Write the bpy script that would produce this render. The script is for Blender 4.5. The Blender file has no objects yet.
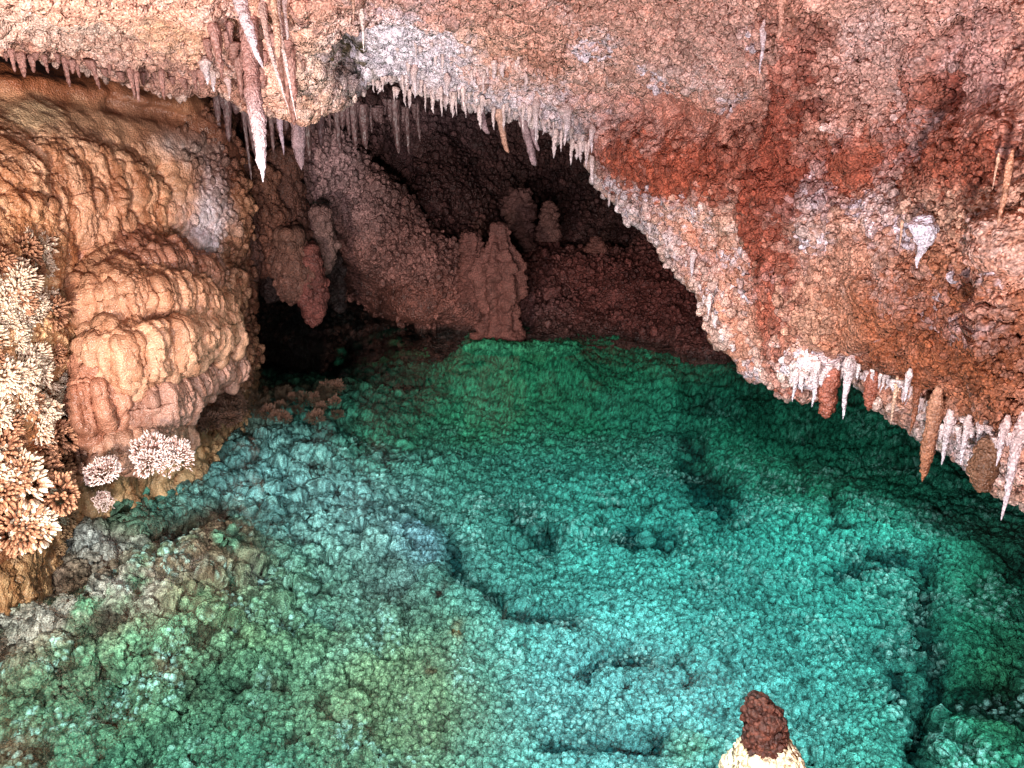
import bpy, bmesh, math, random
import numpy as np
from mathutils import Vector, Matrix

random.seed(7)
RNG = np.random.default_rng(11)
sc = bpy.context.scene
COL = bpy.context.collection

# ------------------------------------------------------------------ camera
W, H, F = 1024.0, 768.0, 803.0
TH = math.radians(19.0)
CAM = np.array([0.0, 0.0, 2.0])
FWD = np.array([0, math.cos(TH), -math.sin(TH)])
UP = np.array([0, math.sin(TH), math.cos(TH)])
RT = np.array([1.0, 0, 0])


def at(px, py, Y):
    """point of the cave seen at a pixel, at forward distance Y (metres)"""
    px = np.asarray(px, float); py = np.asarray(py, float); Y = np.asarray(Y, float)
    a = (px - W / 2) / F; b = -(py - H / 2) / F
    d = a[..., None] * RT + b[..., None] * UP + FWD
    return CAM + d * (Y / d[..., 1])[..., None]


def on_plane(px, py, z):
    px = np.asarray(px, float); py = np.asarray(py, float)
    a = (px - W / 2) / F; b = -(py - H / 2) / F
    d = a[..., None] * RT + b[..., None] * UP + FWD
    t = (z - CAM[2]) / d[..., 2]
    return CAM + d * t[..., None]


def chart(p):
    q = p - CAM
    dz = q @ FWD
    dz = np.where(np.abs(dz) < 0.05, 0.05, dz)
    return W / 2 + F * (q @ RT) / dz, H / 2 - F * (q @ UP) / dz


cam_d = bpy.data.cameras.new('camera')
cam = bpy.data.objects.new('camera', cam_d); COL.objects.link(cam)
cam.location = CAM.tolist()
cam.rotation_euler = (math.pi / 2 - TH, 0, 0)
cam_d.sensor_width = 36.0
cam_d.lens = F / W * 36.0
cam_d.clip_start = 0.02; cam_d.clip_end = 200
sc.camera = cam

# ------------------------------------------------------------------ noise
U = np.uint32


def hsh(i, j, k, seed):
    with np.errstate(over='ignore'):
        x = i.view(U) * U(374761393)
        x += j.view(U) * U(668265263)
        x += k.view(U) * U(2147483647)
        x += U((seed * 974711 + 12345) & 0xffffffff)
        x ^= x >> U(13); x *= U(1274126177)
        x ^= x >> U(16); x *= U(2246822519)
        x ^= x >> U(15)
    return x


def h01(x):
    return (x & U(0xffff)).astype(np.float32) / np.float32(65535.0)


def vnoise(p, seed):
    p = p.astype(np.float32)
    f = np.floor(p); u = p - f; u = u * u * u * (u * (u * 6 - 15) + 10)
    i = np.ascontiguousarray(f.astype(np.int32).T); one = np.int32
    r = 0
    for dx in (0, 1):
        wx = u[:, 0] if dx else 1 - u[:, 0]
        for dy in (0, 1):
            wy = u[:, 1] if dy else 1 - u[:, 1]
            for dz in (0, 1):
                wz = u[:, 2] if dz else 1 - u[:, 2]
                r = r + wx * wy * wz * h01(hsh(i[0] + one(dx), i[1] + one(dy), i[2] + one(dz), seed))
    return r * 2 - 1


def fbm(p, scale, seed, octaves=4, gain=0.5):
    """p in metres, scale = size of the largest lump in metres; about -1..1"""
    s = 0; a = 1.0; n = 0
    q = p / scale
    for o in range(octaves):
        s = s + a * vnoise(q + o * 17.3, seed + o); n += a; a *= gain; q = q * 2.03
    return s / n * 1.6


def billow(p, scale, seed, octaves=4, gain=0.5):
    """round lobes with sharp creases, 0..1"""
    s = 0; a = 1.0; n = 0
    q = p / scale
    for o in range(octaves):
        s = s + a * np.abs(vnoise(q + o * 11.7, seed + o)); n += a; a *= gain; q = q * 2.1
    return s / n * 1.6


def worley(p, size, seed, jit=0.9):
    """nearest cell point: distance (in cells) and two random numbers of that cell"""
    q = (p / size - 0.5).astype(np.float32)
    f = np.floor(q); i = np.ascontiguousarray(f.astype(np.int32).T); u = np.ascontiguousarray((q - f).T); one = np.int32
    n = len(q)
    best = np.full(n, 9.0, np.float32); sec = np.full(n, 9.0, np.float32)
    r1 = np.zeros(n, np.float32); r2 = np.zeros(n, np.float32)
    for dx in (0, 1):
        for dy in (0, 1):
            for dz in (0, 1):
                h = hsh(i[0] + one(dx), i[1] + one(dy), i[2] + one(dz), seed)
                ox = ((h & U(1023)).astype(np.float32) * np.float32(1 / 1023) - np.float32(.5)) * np.float32(jit)
                oy = (((h >> U(10)) & U(1023)).astype(np.float32) * np.float32(1 / 1023) - np.float32(.5)) * np.float32(jit)
                oz = (((h >> U(20)) & U(1023)).astype(np.float32) * np.float32(1 / 1023) - np.float32(.5)) * np.float32(jit)
                d = np.sqrt((dx + ox - u[0]) ** 2 + (dy + oy - u[1]) ** 2 + (dz + oz - u[2]) ** 2)
                m = d < best
                sec = np.where(m, best, np.minimum(sec, d))
                best = np.where(m, d, best)
                r1 = np.where(m, h01(h >> U(3)), r1)
                r2 = np.where(m, h01(h >> U(14)), r2)
    return best, sec, r1, r2


def popcorn(p, size, seed):
    """height 0..~1 of round coralloid knobs"""
    d, s2, r1, r2 = worley(p, size, seed)
    rad = 0.62 + 0.2 * r1
    cap = np.sqrt(np.clip(1 - (d / rad) ** 2, 0, 1))
    edge = np.clip((s2 - d) / 0.25, 0, 1)
    return cap * (0.55 + 0.6 * r2) * (0.35 + 0.65 * edge), r1


def sstep(a, b, x):
    t = np.clip((x - a) / (b - a), 0, 1)
    return t * t * (3 - 2 * t)


def seg_dist(px, py, pts):
    d = np.full(px.shape, 1e9)
    for (x0, y0), (x1, y1) in zip(pts[:-1], pts[1:]):
        vx, vy = x1 - x0, y1 - y0
        t = np.clip(((px - x0) * vx + (py - y0) * vy) / (vx * vx + vy * vy + 1e-9), 0, 1)
        d = np.minimum(d, np.hypot(px - x0 - t * vx, py - y0 - t * vy))
    return d


# ------------------------------------------------------------------ colour
def lin(c):
    c = np.asarray(c, float) / 255.0
    return np.where(c <= 0.04045, c / 12.92, ((c + 0.055) / 1.055) ** 2.4)


def paint(px, py, base, blobs):
    """zones of mineral colour and of painted light and shade: (cx, cy, rx, ry, angle, colour, strength)"""
    out = np.broadcast_to(lin(base), px.shape + (3,)).copy()
    for cx, cy, rx, ry, ang, c, st in blobs:
        a = math.radians(ang)
        dx, dy = px - cx, py - cy
        u = (dx * math.cos(a) + dy * math.sin(a)) / rx
        v = (-dx * math.sin(a) + dy * math.cos(a)) / ry
        w = (st * np.clip(1.25 * np.exp(-(u * u + v * v) * 1.3), 0, 1))[..., None]
        out = out * (1 - w) + lin(c) * w
    return out


# ------------------------------------------------------------------ objects
def tag(o, label=None, cat=None, group=None, kind=None):
    if label: o['label'] = label
    if cat: o['category'] = cat
    if group: o['group'] = group
    if kind: o['kind'] = kind
    return o


def empty(name, loc, label, cat, group=None):
    o = bpy.data.objects.new(name, None); COL.objects.link(o)
    o.location = [float(v) for v in loc]; o.empty_display_size = 0.1
    return tag(o, label, cat, group)


def mesh_data(name, V, Fc, colour=None, mat=None):
    """V (n,3); Fc (m,4) or (m,3)"""
    V = np.ascontiguousarray(V, np.float32); Fc = np.ascontiguousarray(Fc, np.int32)
    me = bpy.data.meshes.new(name)
    m, k = Fc.shape
    me.vertices.add(len(V)); me.vertices.foreach_set('co', V.ravel())
    me.loops.add(m * k); me.loops.foreach_set('vertex_index', Fc.ravel())
    me.polygons.add(m)
    me.polygons.foreach_set('loop_start', np.arange(0, m * k, k, dtype=np.int32))
    me.polygons.foreach_set('loop_total', np.full(m, k, np.int32))
    me.polygons.foreach_set('use_smooth', np.ones(m, bool))
    if colour is not None:
        at_ = me.attributes.new('Col', 'FLOAT_COLOR', 'POINT')
        c = np.ones((len(V), 4), np.float32); c[:, :3] = colour
        at_.data.foreach_set('color', c.ravel())
    if mat: me.materials.append(mat)
    me.update(calc_edges=True)
    return me


def link(name, me, parent=None):
    o = bpy.data.objects.new(name, me); COL.objects.link(o)
    if parent: o.parent = parent
    return o


def grid_faces(nu, nv, flip=False):
    i = np.arange(nu - 1)[:, None]; j = np.arange(nv - 1)[None, :]
    a = (i * nv + j).ravel(); b = ((i + 1) * nv + j).ravel()
    f = np.stack([a, b, b + 1, a + 1], 1)
    return f[:, ::-1] if flip else f


def spline(knots, vals, t):
    """Catmull-Rom through vals (n, ...) at knots, sampled at t"""
    n = len(knots)
    k = np.asarray(knots, float)
    m = np.zeros_like(vals)
    sh = (-1,) + (1,) * (vals.ndim - 1)
    dk = np.diff(k)
    sl = np.diff(vals, axis=0) / dk.reshape(sh)
    m[0] = sl[0]; m[-1] = sl[-1]
    w0 = dk[1:] / (dk[1:] + dk[:-1])
    m[1:-1] = sl[:-1] * w0.reshape(sh) + sl[1:] * (1 - w0).reshape(sh)
    i = np.clip(np.searchsorted(k, t, side='right') - 1, 0, n - 2)
    h = dk[i]; u = ((t - k[i]) / h)
    u_ = u.reshape(sh); h_ = h.reshape(sh)
    return ((2 * u_**3 - 3 * u_**2 + 1) * vals[i] + (u_**3 - 2 * u_**2 + u_) * h_ * m[i]
            + (-2 * u_**3 + 3 * u_**2) * vals[i + 1] + (u_**3 - u_**2) * h_ * m[i + 1])


def normals(G):
    du = np.gradient(G, axis=0); dv = np.gradient(G, axis=1)
    n = np.cross(du, dv)
    return n / (np.linalg.norm(n, axis=2, keepdims=True) + 1e-12)


class Patch:
    """rock sheet through a lattice of points C (cols, rows, 3)"""

    def __init__(self, C, nu, nv, ref, dens_u=None, dens_v=None):
        C = np.asarray(C, float)
        ku = np.r_[0, np.cumsum(np.linalg.norm(np.diff(C, axis=0), axis=2).mean(1) if dens_u is None else dens_u)]
        kv = np.r_[0, np.cumsum(np.linalg.norm(np.diff(C, axis=1), axis=2).mean(0) if dens_v is None else dens_v)]
        self.nu, self.nv = nu, nv
        tmp = spline(ku, C, np.linspace(0, ku[-1], nu))
        G = spline(kv, tmp.transpose(1, 0, 2), np.linspace(0, kv[-1], nv)).transpose(1, 0, 2)
        self.base = G
        self.G = G.copy()
        n = normals(G)
        iu, iv = int(ref[0] * (nu - 1)), int(ref[1] * (nv - 1))
        self.sgn = 1.0 if n[iu, iv] @ (CAM - G[iu, iv]) > 0 else -1.0
        px, py = chart(G.reshape(-1, 3))
        self.px, self.py = px, py

    def flat(self):
        return self.G.reshape(-1, 3)

    def push(self, h):
        n = normals(self.G) * self.sgn
        self.G = self.G + n * np.asarray(h).reshape(self.nu, self.nv)[..., None]

    def faces(self):
        return grid_faces(self.nu, self.nv, self.sgn < 0)

    def find(self, x, y):
        """surface point and outward normal seen at pixel"""
        px, py = chart(self.flat())
        d = np.hypot(px - x, py - y)
        c = np.argsort(d)[:12]
        dist = np.linalg.norm(self.flat()[c] - CAM, axis=1)
        k = c[np.argmin(dist + d[c] * 0.02)]
        n = (normals(self.base) * self.sgn).reshape(-1, 3)[k]
        return self.flat()[k], n


# ------------------------------------------------------------------ materials
def N(t, kind, **kw):
    n = t.nodes.new(kind)
    for k, v in kw.items(): setattr(n, k, v)
    return n


def rock_mat(name, fine=0.012, bump=0.5, rough=0.5, tint=None, use_attr=True, mottling=0.35, spec=0.35, coat=0.0, bdist=0.006, cells=True, speckle=0.3):
    m = bpy.data.materials.new(name); m.use_nodes = True
    t = m.node_tree; t.nodes.clear()
    L = t.links.new
    out = N(t, 'ShaderNodeOutputMaterial'); b = N(t, 'ShaderNodeBsdfPrincipled')
    L(b.outputs[0], out.inputs[0])
    geo = N(t, 'ShaderNodeTexCoord')
    if use_attr:
        a = N(t, 'ShaderNodeAttribute', attribute_name='Col'); base = a.outputs['Color']
    else:
        a = N(t, 'ShaderNodeRGB'); a.outputs[0].default_value = (*tint, 1); base = a.outputs[0]
    # mottling of the mineral coat
    n1 = N(t, 'ShaderNodeTexNoise'); n1.inputs['Scale'].default_value = 0.35 / fine / 3; n1.inputs['Detail'].default_value = 8
    n1.inputs['Roughness'].default_value = 0.65
    L(geo.outputs['Object'], n1.inputs['Vector'])
    r1 = N(t, 'ShaderNodeMapRange'); r1.inputs[1].default_value = 0.3; r1.inputs[2].default_value = 0.7
    r1.inputs[3].default_value = 1 - mottling; r1.inputs[4].default_value = 1 + mottling
    L(n1.outputs[0], r1.inputs[0])
    mul = N(t, 'ShaderNodeVectorMath', operation='SCALE')
    L(base, mul.inputs[0]); L(r1.outputs[0], mul.inputs['Scale'])
    sp = N(t, 'ShaderNodeTexVoronoi'); sp.inputs['Scale'].default_value = 1.0 / (fine * .62)
    L(geo.outputs['Object'], sp.inputs['Vector'])
    sx = N(t, 'ShaderNodeSeparateColor'); L(sp.outputs['Color'], sx.inputs[0])
    s1 = N(t, 'ShaderNodeMapRange'); s1.inputs[3].default_value = 1 - speckle; s1.inputs[4].default_value = 1 + speckle; L(sx.outputs[0], s1.inputs[0])
    s2 = N(t, 'ShaderNodeMapRange'); s2.inputs[1].default_value = .25; s2.inputs[2].default_value = .75; s2.inputs[3].default_value = 1.3; s2.inputs[4].default_value = 1 - .85 * speckle; L(sp.outputs['Distance'], s2.inputs[0])
    sm = N(t, 'ShaderNodeMath', operation='MULTIPLY'); L(s1.outputs[0], sm.inputs[0]); L(s2.outputs[0], sm.inputs[1])
    mu2 = N(t, 'ShaderNodeVectorMath', operation='SCALE'); L(mul.outputs[0], mu2.inputs[0]); L(sm.outputs[0], mu2.inputs['Scale'])
    L(mu2.outputs[0], b.inputs['Base Color'])
    # fine relief
    nz = N(t, 'ShaderNodeTexNoise'); nz.inputs['Scale'].default_value = 0.7 / fine; nz.inputs['Detail'].default_value = 6
    nz.inputs['Roughness'].default_value = 0.6
    L(geo.outputs['Object'], nz.inputs['Vector'])
    if cells:
        vo = N(t, 'ShaderNodeTexVoronoi'); vo.inputs['Scale'].default_value = 1.0 / fine
        L(geo.outputs['Object'], vo.inputs['Vector'])
        mr = N(t, 'ShaderNodeMapRange'); mr.inputs[1].default_value = 0.0; mr.inputs[2].default_value = 0.7
        mr.inputs[3].default_value = 1.0; mr.inputs[4].default_value = 0.0
        L(vo.outputs['Distance'], mr.inputs[0])
        ad = N(t, 'ShaderNodeMath', operation='ADD'); L(mr.outputs[0], ad.inputs[0]); L(nz.outputs[0], ad.inputs[1])
        hh = ad.outputs[0]
    else:
        hh = nz.outputs[0]
    bp = N(t, 'ShaderNodeBump'); bp.inputs['Strength'].default_value = bump; bp.inputs['Distance'].default_value = bdist
    L(hh, bp.inputs['Height']); L(bp.outputs[0], b.inputs['Normal'])
    rr = N(t, 'ShaderNodeMapRange'); rr.inputs[1].default_value = 0.3; rr.inputs[2].default_value = 0.7
    rr.inputs[3].default_value = rough - 0.12; rr.inputs[4].default_value = rough + 0.15
    L(n1.outputs[0], rr.inputs[0]); L(rr.outputs[0], b.inputs['Roughness'])
    b.inputs['Specular IOR Level'].default_value = spec
    if coat:
        b.inputs['Coat Weight'].default_value = coat; b.inputs['Coat Roughness'].default_value = 0.25
        L(bp.outputs[0], b.inputs['Coat Normal'])
    return m


M_CEIL = rock_mat('ceiling_coralloid_rock', 0.011, 0.85, 0.6, mottling=0.3, bdist=0.009, speckle=.36)
M_WALL = rock_mat('back_wall_rock', 0.022, 0.8, 0.5, mottling=0.35, bdist=0.016, speckle=.34)
M_FLOW = rock_mat('wet_flowstone', 0.010, 0.6, 0.33, mottling=0.25, spec=0.5, bdist=0.007, speckle=.16)
M_FLOOR = rock_mat('pool_floor_coral', 0.010, 0.8, 0.8, mottling=0.3, spec=0.1, bdist=.008, speckle=.34)
M_SPIKE = rock_mat('spiky_cave_coral', 0.008, 0.5, 0.5, mottling=0.25, speckle=.25)
M_STAL = rock_mat('stalactite_calcite', 0.009, 0.7, 0.42, mottling=0.3, spec=0.5, bdist=.007, speckle=.25)
M_LUMP = rock_mat('coral_knob_rock', 0.013, 0.8, 0.6, mottling=0.3, bdist=.009, speckle=.34)


def water_mat():
    m = bpy.data.materials.new('clear_pool_water'); m.use_nodes = True
    t = m.node_tree; t.nodes.clear(); L = t.links.new
    out = N(t, 'ShaderNodeOutputMaterial'); mix = N(t, 'ShaderNodeMixShader')
    tr = N(t, 'ShaderNodeBsdfTransparent'); tr.inputs[0].default_value = (0.86, 0.985, 0.97, 1)
    gl = N(t, 'ShaderNodeBsdfGlossy'); gl.inputs['Roughness'].default_value = 0.0
    gl.inputs['Color'].default_value = (0.9, 0.95, 0.95, 1)
    # reflectance of still water against the viewing angle (Schlick), the same from above and below
    ge = N(t, 'ShaderNodeNewGeometry'); dt = N(t, 'ShaderNodeVectorMath', operation='DOT_PRODUCT')
    L(ge.outputs['Incoming'], dt.inputs[0]); L(ge.outputs['Normal'], dt.inputs[1])
    ab = N(t, 'ShaderNodeMath', operation='ABSOLUTE'); L(dt.outputs['Value'], ab.inputs[0])
    om = N(t, 'ShaderNodeMath', operation='SUBTRACT'); om.inputs[0].default_value = 1.0; L(ab.outputs[0], om.inputs[1])
    pw = N(t, 'ShaderNodeMath', operation='POWER'); L(om.outputs[0], pw.inputs[0]); pw.inputs[1].default_value = 5.0
    fr = N(t, 'ShaderNodeMath', operation='MULTIPLY_ADD'); L(pw.outputs[0], fr.inputs[0]); fr.inputs[1].default_value = 0.95; fr.inputs[2].default_value = 0.025
    L(fr.outputs[0], mix.inputs[0]); L(tr.outputs[0], mix.inputs[1]); L(gl.outputs[0], mix.inputs[2])
    L(mix.outputs[0], out.inputs[0])
    return m


M_WATER = water_mat()

def ico():
    bm = bmesh.new(); bmesh.ops.create_icosphere(bm, subdivisions=2, radius=1.0)
    V = np.array([v.co[:] for v in bm.verts]); Fc = np.array([[v.index for v in f.verts] for f in bm.faces]); bm.free()
    return V, Fc


ICO_V, ICO_F = ico()


def knob_mesh(name, pos, nrm, rad, col, mat, seed=0, stretch=1.0):
    """many small coral knobs as one mesh"""
    rg = np.random.default_rng(seed)
    n = len(pos)
    T = np.repeat(ICO_V[None], n, 0)
    w = rg.uniform(.75, 1.25, (n, 1, 3)); w[..., 2] *= stretch
    T = T * w
    d = rg.normal(0, 1, (n, 1, 3)); d /= np.linalg.norm(d, axis=2, keepdims=True)
    T = T * (1 + .22 * np.sin(3.1 * (T * d).sum(2, keepdims=True) + rg.uniform(0, 6, (n, 1, 1))))
    V = pos[:, None] + (T + nrm[:, None] * .35) * rad[:, None, None]
    Fc = (ICO_F[None] + (np.arange(n) * len(ICO_V))[:, None, None]).reshape(-1, 3)
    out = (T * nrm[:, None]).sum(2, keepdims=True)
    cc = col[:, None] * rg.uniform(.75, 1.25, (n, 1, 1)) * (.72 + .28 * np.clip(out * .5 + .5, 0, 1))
    return mesh_data(name, V.reshape(-1, 3), Fc, np.clip(cc, 0, .95).reshape(-1, 3), mat)


def scatter(patch, cc, mask, n, rpx, seed):
    """n knobs over the part of a sheet given by mask; radius in pixels of the photo"""
    rg = np.random.default_rng(seed)
    G = patch.G
    ar = np.linalg.norm(np.cross(np.gradient(patch.base, axis=0), np.gradient(patch.base, axis=1)), axis=2).ravel()
    pp = patch.flat()
    dist = np.linalg.norm(pp - CAM, axis=1)
    w = ar * mask / dist ** 2
    w = np.clip(w, 0, None); w /= w.sum()
    ids = rg.choice(len(w), n, p=w)
    nn = (normals(patch.base) * patch.sgn).reshape(-1, 3)[ids]
    rad = (rpx[0] + (rpx[1] - rpx[0]) * rg.random(n) ** 2.2) * dist[ids] / F
    return pp[ids], nn, rad, cc[ids]


# ------------------------------------------------------------------ 1. ceiling + hanging mass
# lip polyline: (px, py, Y,  end px, end py, end Y)
LIP = [
    (-140, 30, 3.6, -160, -80, 2.6), (-60, 40, 3.8, -80, -80, 2.6), (0, 52, 4.0, 0, -80, 2.7), (60, 60, 4.3, 70, -80, 2.8),
    (120, 78, 4.6, 130, -80, 2.9), (180, 84, 4.8, 190, -80, 3.0), (215, 84, 4.9, 220, -80, 3.0),
    (250, 98, 4.8, 260, -80, 3.0), (285, 110, 4.75, 290, -80, 3.0), (325, 106, 4.8, 325, -80, 3.0), (348, 92, 5.1, 345, -80, 3.1),
    (375, 84, 5.3, 375, -80, 3.1), (410, 90, 5.5, 420, -80, 3.0), (470, 102, 5.6, 490, -80, 2.9), (530, 118, 5.6, 560, -80, 2.8),
    (572, 140, 5.5, 640, -80, 2.7), (594, 160, 5.3, 710, -80, 2.6), (602, 186, 5.1, 800, -80, 2.5), (640, 216, 4.7, 900, -80, 2.3),
    (690, 270, 4.2, 1010, -80, 2.1), (722, 335, 3.85, 1120, -40, 1.9), (748, 374, 3.6, 1120, 40, 1.85), (780, 396, 3.4, 1120, 110, 1.8),
    (812, 372, 3.35, 1120, 160, 1.75), (850, 368, 3.2, 1120, 200, 1.7), (890, 385, 2.98, 1120, 240, 1.7), (930, 418, 2.8, 1120, 280, 1.7),
    (965, 450, 2.6, 1120, 330, 1.7), (1000, 472, 2.42, 1125, 380, 1.7), (1040, 505, 2.22, 1130, 430, 1.7), (1100, 560, 2.0, 1160, 480, 1.65),
    (1180, 640, 1.8, 1220, 560, 1.55)]
C = []
for (x, y, Y, ex, ey, eY) in LIP:
    lip = at(x, y, Y)
    right = float(np.clip((x - 600) / 200, 0, 1))
    col = [lip + np.array([0.4 * right, 4.2, 0.55]), lip + np.array([0.35 * right, 1.6, 0.36]), lip + np.array([0.15 * right, 0.45, 0.12])]
    col.append(lip)
    for s in (0.07, 0.2, 0.4, 0.62, 0.82, 1.0):
        col.append(at(x + (ex - x) * s, y + (ey - y) * s, eY + (Y - eY) * (1 - s) ** 1.5))
    e = col[-1]
    col.append(e + np.array([0.5 * right, -1.5, 0.75])); col.append(e + np.array([1.0 * right, -5.0, 1.2]))
    C.append(col)
C = np.array(C)
NU_C = 1250
ceil = Patch(C, NU_C, 800, (0.4, 0.55),
             dens_u=[math.hypot(LIP[i + 1][0] - LIP[i][0], LIP[i + 1][1] - LIP[i][1]) * 0.6 + math.hypot(LIP[i + 1][3] - LIP[i][3], LIP[i + 1][4] - LIP[i][4]) * 0.4 for i in range(len(LIP) - 1)],
             dens_v=[40, 40, 30, 28, 40, 55, 60, 55, 50, 30, 25])
px, py = ceil.px, ceil.py
row = np.tile(np.linspace(0, 1, ceil.nv), ceil.nu)
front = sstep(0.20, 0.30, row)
p = ceil.flat()
lowf = fbm(p, 0.7, 3, 3)
wx = px + 9 * fbm(p, 0.12, 31, 3); wy = py + 9 * fbm(p, 0.12, 37, 3)
right = sstep(560, 640, px)
h = 0.06 * lowf + 0.03 * fbm(p, 0.2, 5, 3)
# shelf on the hanging mass, vertical rib, cleft, bulges
shelf = sstep(590, 610, wx) * (1 - sstep(770, 800, wx))
h = h + front * shelf * (0.085 * sstep(124, 152, wy) * (1 - sstep(170, 260, wy)) - 0.05 * np.exp(-((wy - 112) / 22) ** 2))
rib = np.exp(-((wx - 797) / 20) ** 2) * (1 - sstep(380, 400, wy))
h = h + front * 0.075 * rib
dc = seg_dist(wx, wy, [(945, -60), (945, 20), (952, 95), (922, 150), (908, 200)])
h = h - front * 0.045 * np.exp(-(dc / 16) ** 2)
dc2 = seg_dist(wx, wy, [(862, 150), (905, 135), (920, 110), (918, 60)])
h = h + front * 0.04 * np.exp(-(dc2 / 18) ** 2)
h = h + front * 0.05 * np.exp(-(seg_dist(wx, wy, [(925, 190), (980, 150), (1060, 120)]) / 28) ** 2)
h = h + front * 0.02 * np.exp(-(seg_dist(wx, wy, [(830, 225), (930, 235), (1030, 240)]) / 22) ** 2)
h = h - front * 0.07 * np.exp(-(seg_dist(wx, wy, [(850, 345), (905, 372), (940, 385)]) / 12) ** 2)
# hollow left of the middle, and pits among the stalactites
h = h - front * 0.16 * np.exp(-(seg_dist(wx, wy, [(352, 30), (350, 75)]) / 12) ** 2)
h = h - front * 0.14 * np.exp(-(seg_dist(wx, wy, [(222, -40), (236, 20), (262, 60)]) / 12) ** 2)
h = h - front * 0.10 * np.exp(-(seg_dist(wx, wy, [(268, -40), (276, 20), (280, 60)]) / 9) ** 2)
h = h - front * 0.10 * np.exp(-(seg_dist(wx, wy, [(0, 18), (50, 20), (90, 14), (125, 18), (140, 8)]) / 8) ** 2) * 0.8
ceil.push(h)
p = ceil.flat()
pl = billow(p, 0.17, 19, 4, .6) * 1.3
ceil.push((0.03 + .03 * sstep(2.4, 3.5, p[:, 1])) * pl * (0.3 + 0.7 * front) * sstep(-.5, .4, fbm(p, 0.5, 13, 2)) + 0.02 * fbm(p, 0.1, 15, 3) * front)
p = ceil.flat()
amp = 0.5 + 0.5 * sstep(-0.4, 0.4, fbm(p, 0.35, 9, 2))
smooth_zone = np.clip(np.exp(-(((wx - 690) / 100) ** 2 + ((wy - 115) / 15) ** 2)) + np.exp(-(((wx - 55) / 100) ** 2 + ((wy - 10) / 22) ** 2)) + .8 * np.exp(-(((wx - 180) / 40) ** 2 + ((wy - 20) / 20) ** 2)) + .6 * np.exp(-(((wx - 990) / 40) ** 2 + ((wy - 95) / 40) ** 2)) , 0, 1)
near = sstep(2.5, 3.3, p[:, 1] + .5 * fbm(p, .3, 33, 2))
big_, r1 = popcorn(p, 0.062, 21); sml, r1b = popcorn(p, 0.040, 22)
nb, n1 = popcorn(p, 0.036, 26)
big_ = big_ * near + nb * .62 * (1 - near); sml = sml * near + nb * .55 * (1 - near)
sel = sstep(-.15, .15, fbm(p, 0.28, 29, 2)); pc = big_ * sel + 0.7 * sml * (1 - sel); r1 = r1 * sel + r1b * (1 - sel)
amp2 = amp * (1 - 0.8 * smooth_zone)
left_f = 1 - sstep(330, 420, px)
# stretched downwards into drips on the left and along the rim
q = p * np.array([1, 1, 0.45])
dr, _ = popcorn(q, 0.045, 25)
mixd = np.clip(left_f * 0.9 + np.exp(-((row - 0.27) / 0.05) ** 2) * (1 - sstep(600, 700, px)), 0, 1)
h = 0.040 * amp2 * (pc * (1 - mixd) + dr * 1.1 * mixd) * (0.4 + 0.6 * front)
ceil.push(h)
p = ceil.flat()
pc2, r2 = popcorn(p, 0.024, 23); pc3, _ = popcorn(p, 0.015, 24); pc2 = pc2 * near + .8 * pc3 * (1 - near)
h = 0.015 * pc2 * (1 - 0.75 * smooth_zone) * (0.3 + 0.7 * front)
ceil.push(h)
PINK, TAN, RUST, WHITE, BROWN, MAUVE = (206, 158, 144), (208, 172, 150), (176, 92, 66), (222, 214, 222), (132, 82, 62), (176, 140, 138)
blobs = [
    # left ceiling
    (60, 20, 110, 22, 5, (214, 190, 178), .9), (170, 20, 50, 26, 10, (206, 160, 130), .8), (60, 62, 120, 12, 8, (140, 92, 78), .85),
    (170, 66, 70, 22, 8, (170, 130, 120), .8), (320, 60, 30, 50, 0, (222, 186, 160), .9), (352, 55, 16, 35, 0, (110, 92, 62), .9),
    (350, 30, 14, 22, 0, (120, 100, 80), .8), (240, 20, 16, 60, -12, (110, 60, 50), .9),
    (395, 45, 60, 60, 10, (214, 206, 218), .9), (470, 95, 120, 26, 10, (220, 210, 220), .95), (560, 125, 40, 26, 40, (220, 200, 208), .8),
    (475, 30, 60, 30, 0, (214, 172, 150), .7), (540, 45, 60, 14, 8, (186, 118, 90), .55), (640, 60, 90, 60, 0, (214, 168, 152), .8),
    # hanging mass
    (690, 112, 110, 20, 0, (200, 132, 112), .9), (690, 160, 100, 27, 2, (156, 78, 58), 1.), (690, 160, 90, 22, 2, (156, 78, 58), .9), (640, 212, 90, 16, 36, (218, 204, 212), .8),
    (800, 60, 40, 90, 0, (186, 132, 112), .6), (797, 200, 24, 190, 0, (146, 74, 56), 1.), (797, 220, 18, 170, 0, (140, 68, 52), .9), (880, 50, 60, 80, 0, (206, 164, 152), .8), (740, 40, 60, 50, 0, (214, 170, 156), .8),
    (925, 100, 30, 90, 15, (150, 78, 56), .9), (985, 60, 45, 70, 0, (196, 150, 142), .9), (980, 160, 70, 40, -20, (150, 78, 56), .9),
    (870, 160, 60, 40, 0, (160, 86, 62), .9), (945, 215, 110, 30, 4, (206, 172, 150), .9), (730, 210, 60, 20, 5, (214, 176, 156), .8),
    (720, 260, 60, 40, 30, (198, 128, 98), .8), (750, 330, 50, 50, 40, (200, 134, 108), .8), (840, 320, 50, 40, 0, (208, 158, 134), .8),
    (775, 375, 26, 26, 0, (176, 96, 66), .9), (930, 320, 90, 80, 20, (150, 84, 52), 1.), (1000, 330, 60, 120, 0, (150, 86, 52), .9),
    (880, 250, 60, 26, 0, (202, 150, 126), .8), (955, 255, 40, 12, 0, (176, 110, 74), .6),
    (850, 366, 70, 14, 5, (208, 184, 172), .9), (980, 440, 80, 16, 18, (214, 200, 204), .9), (935, 440, 30, 20, 30, (150, 110, 86), .7),
]
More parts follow.
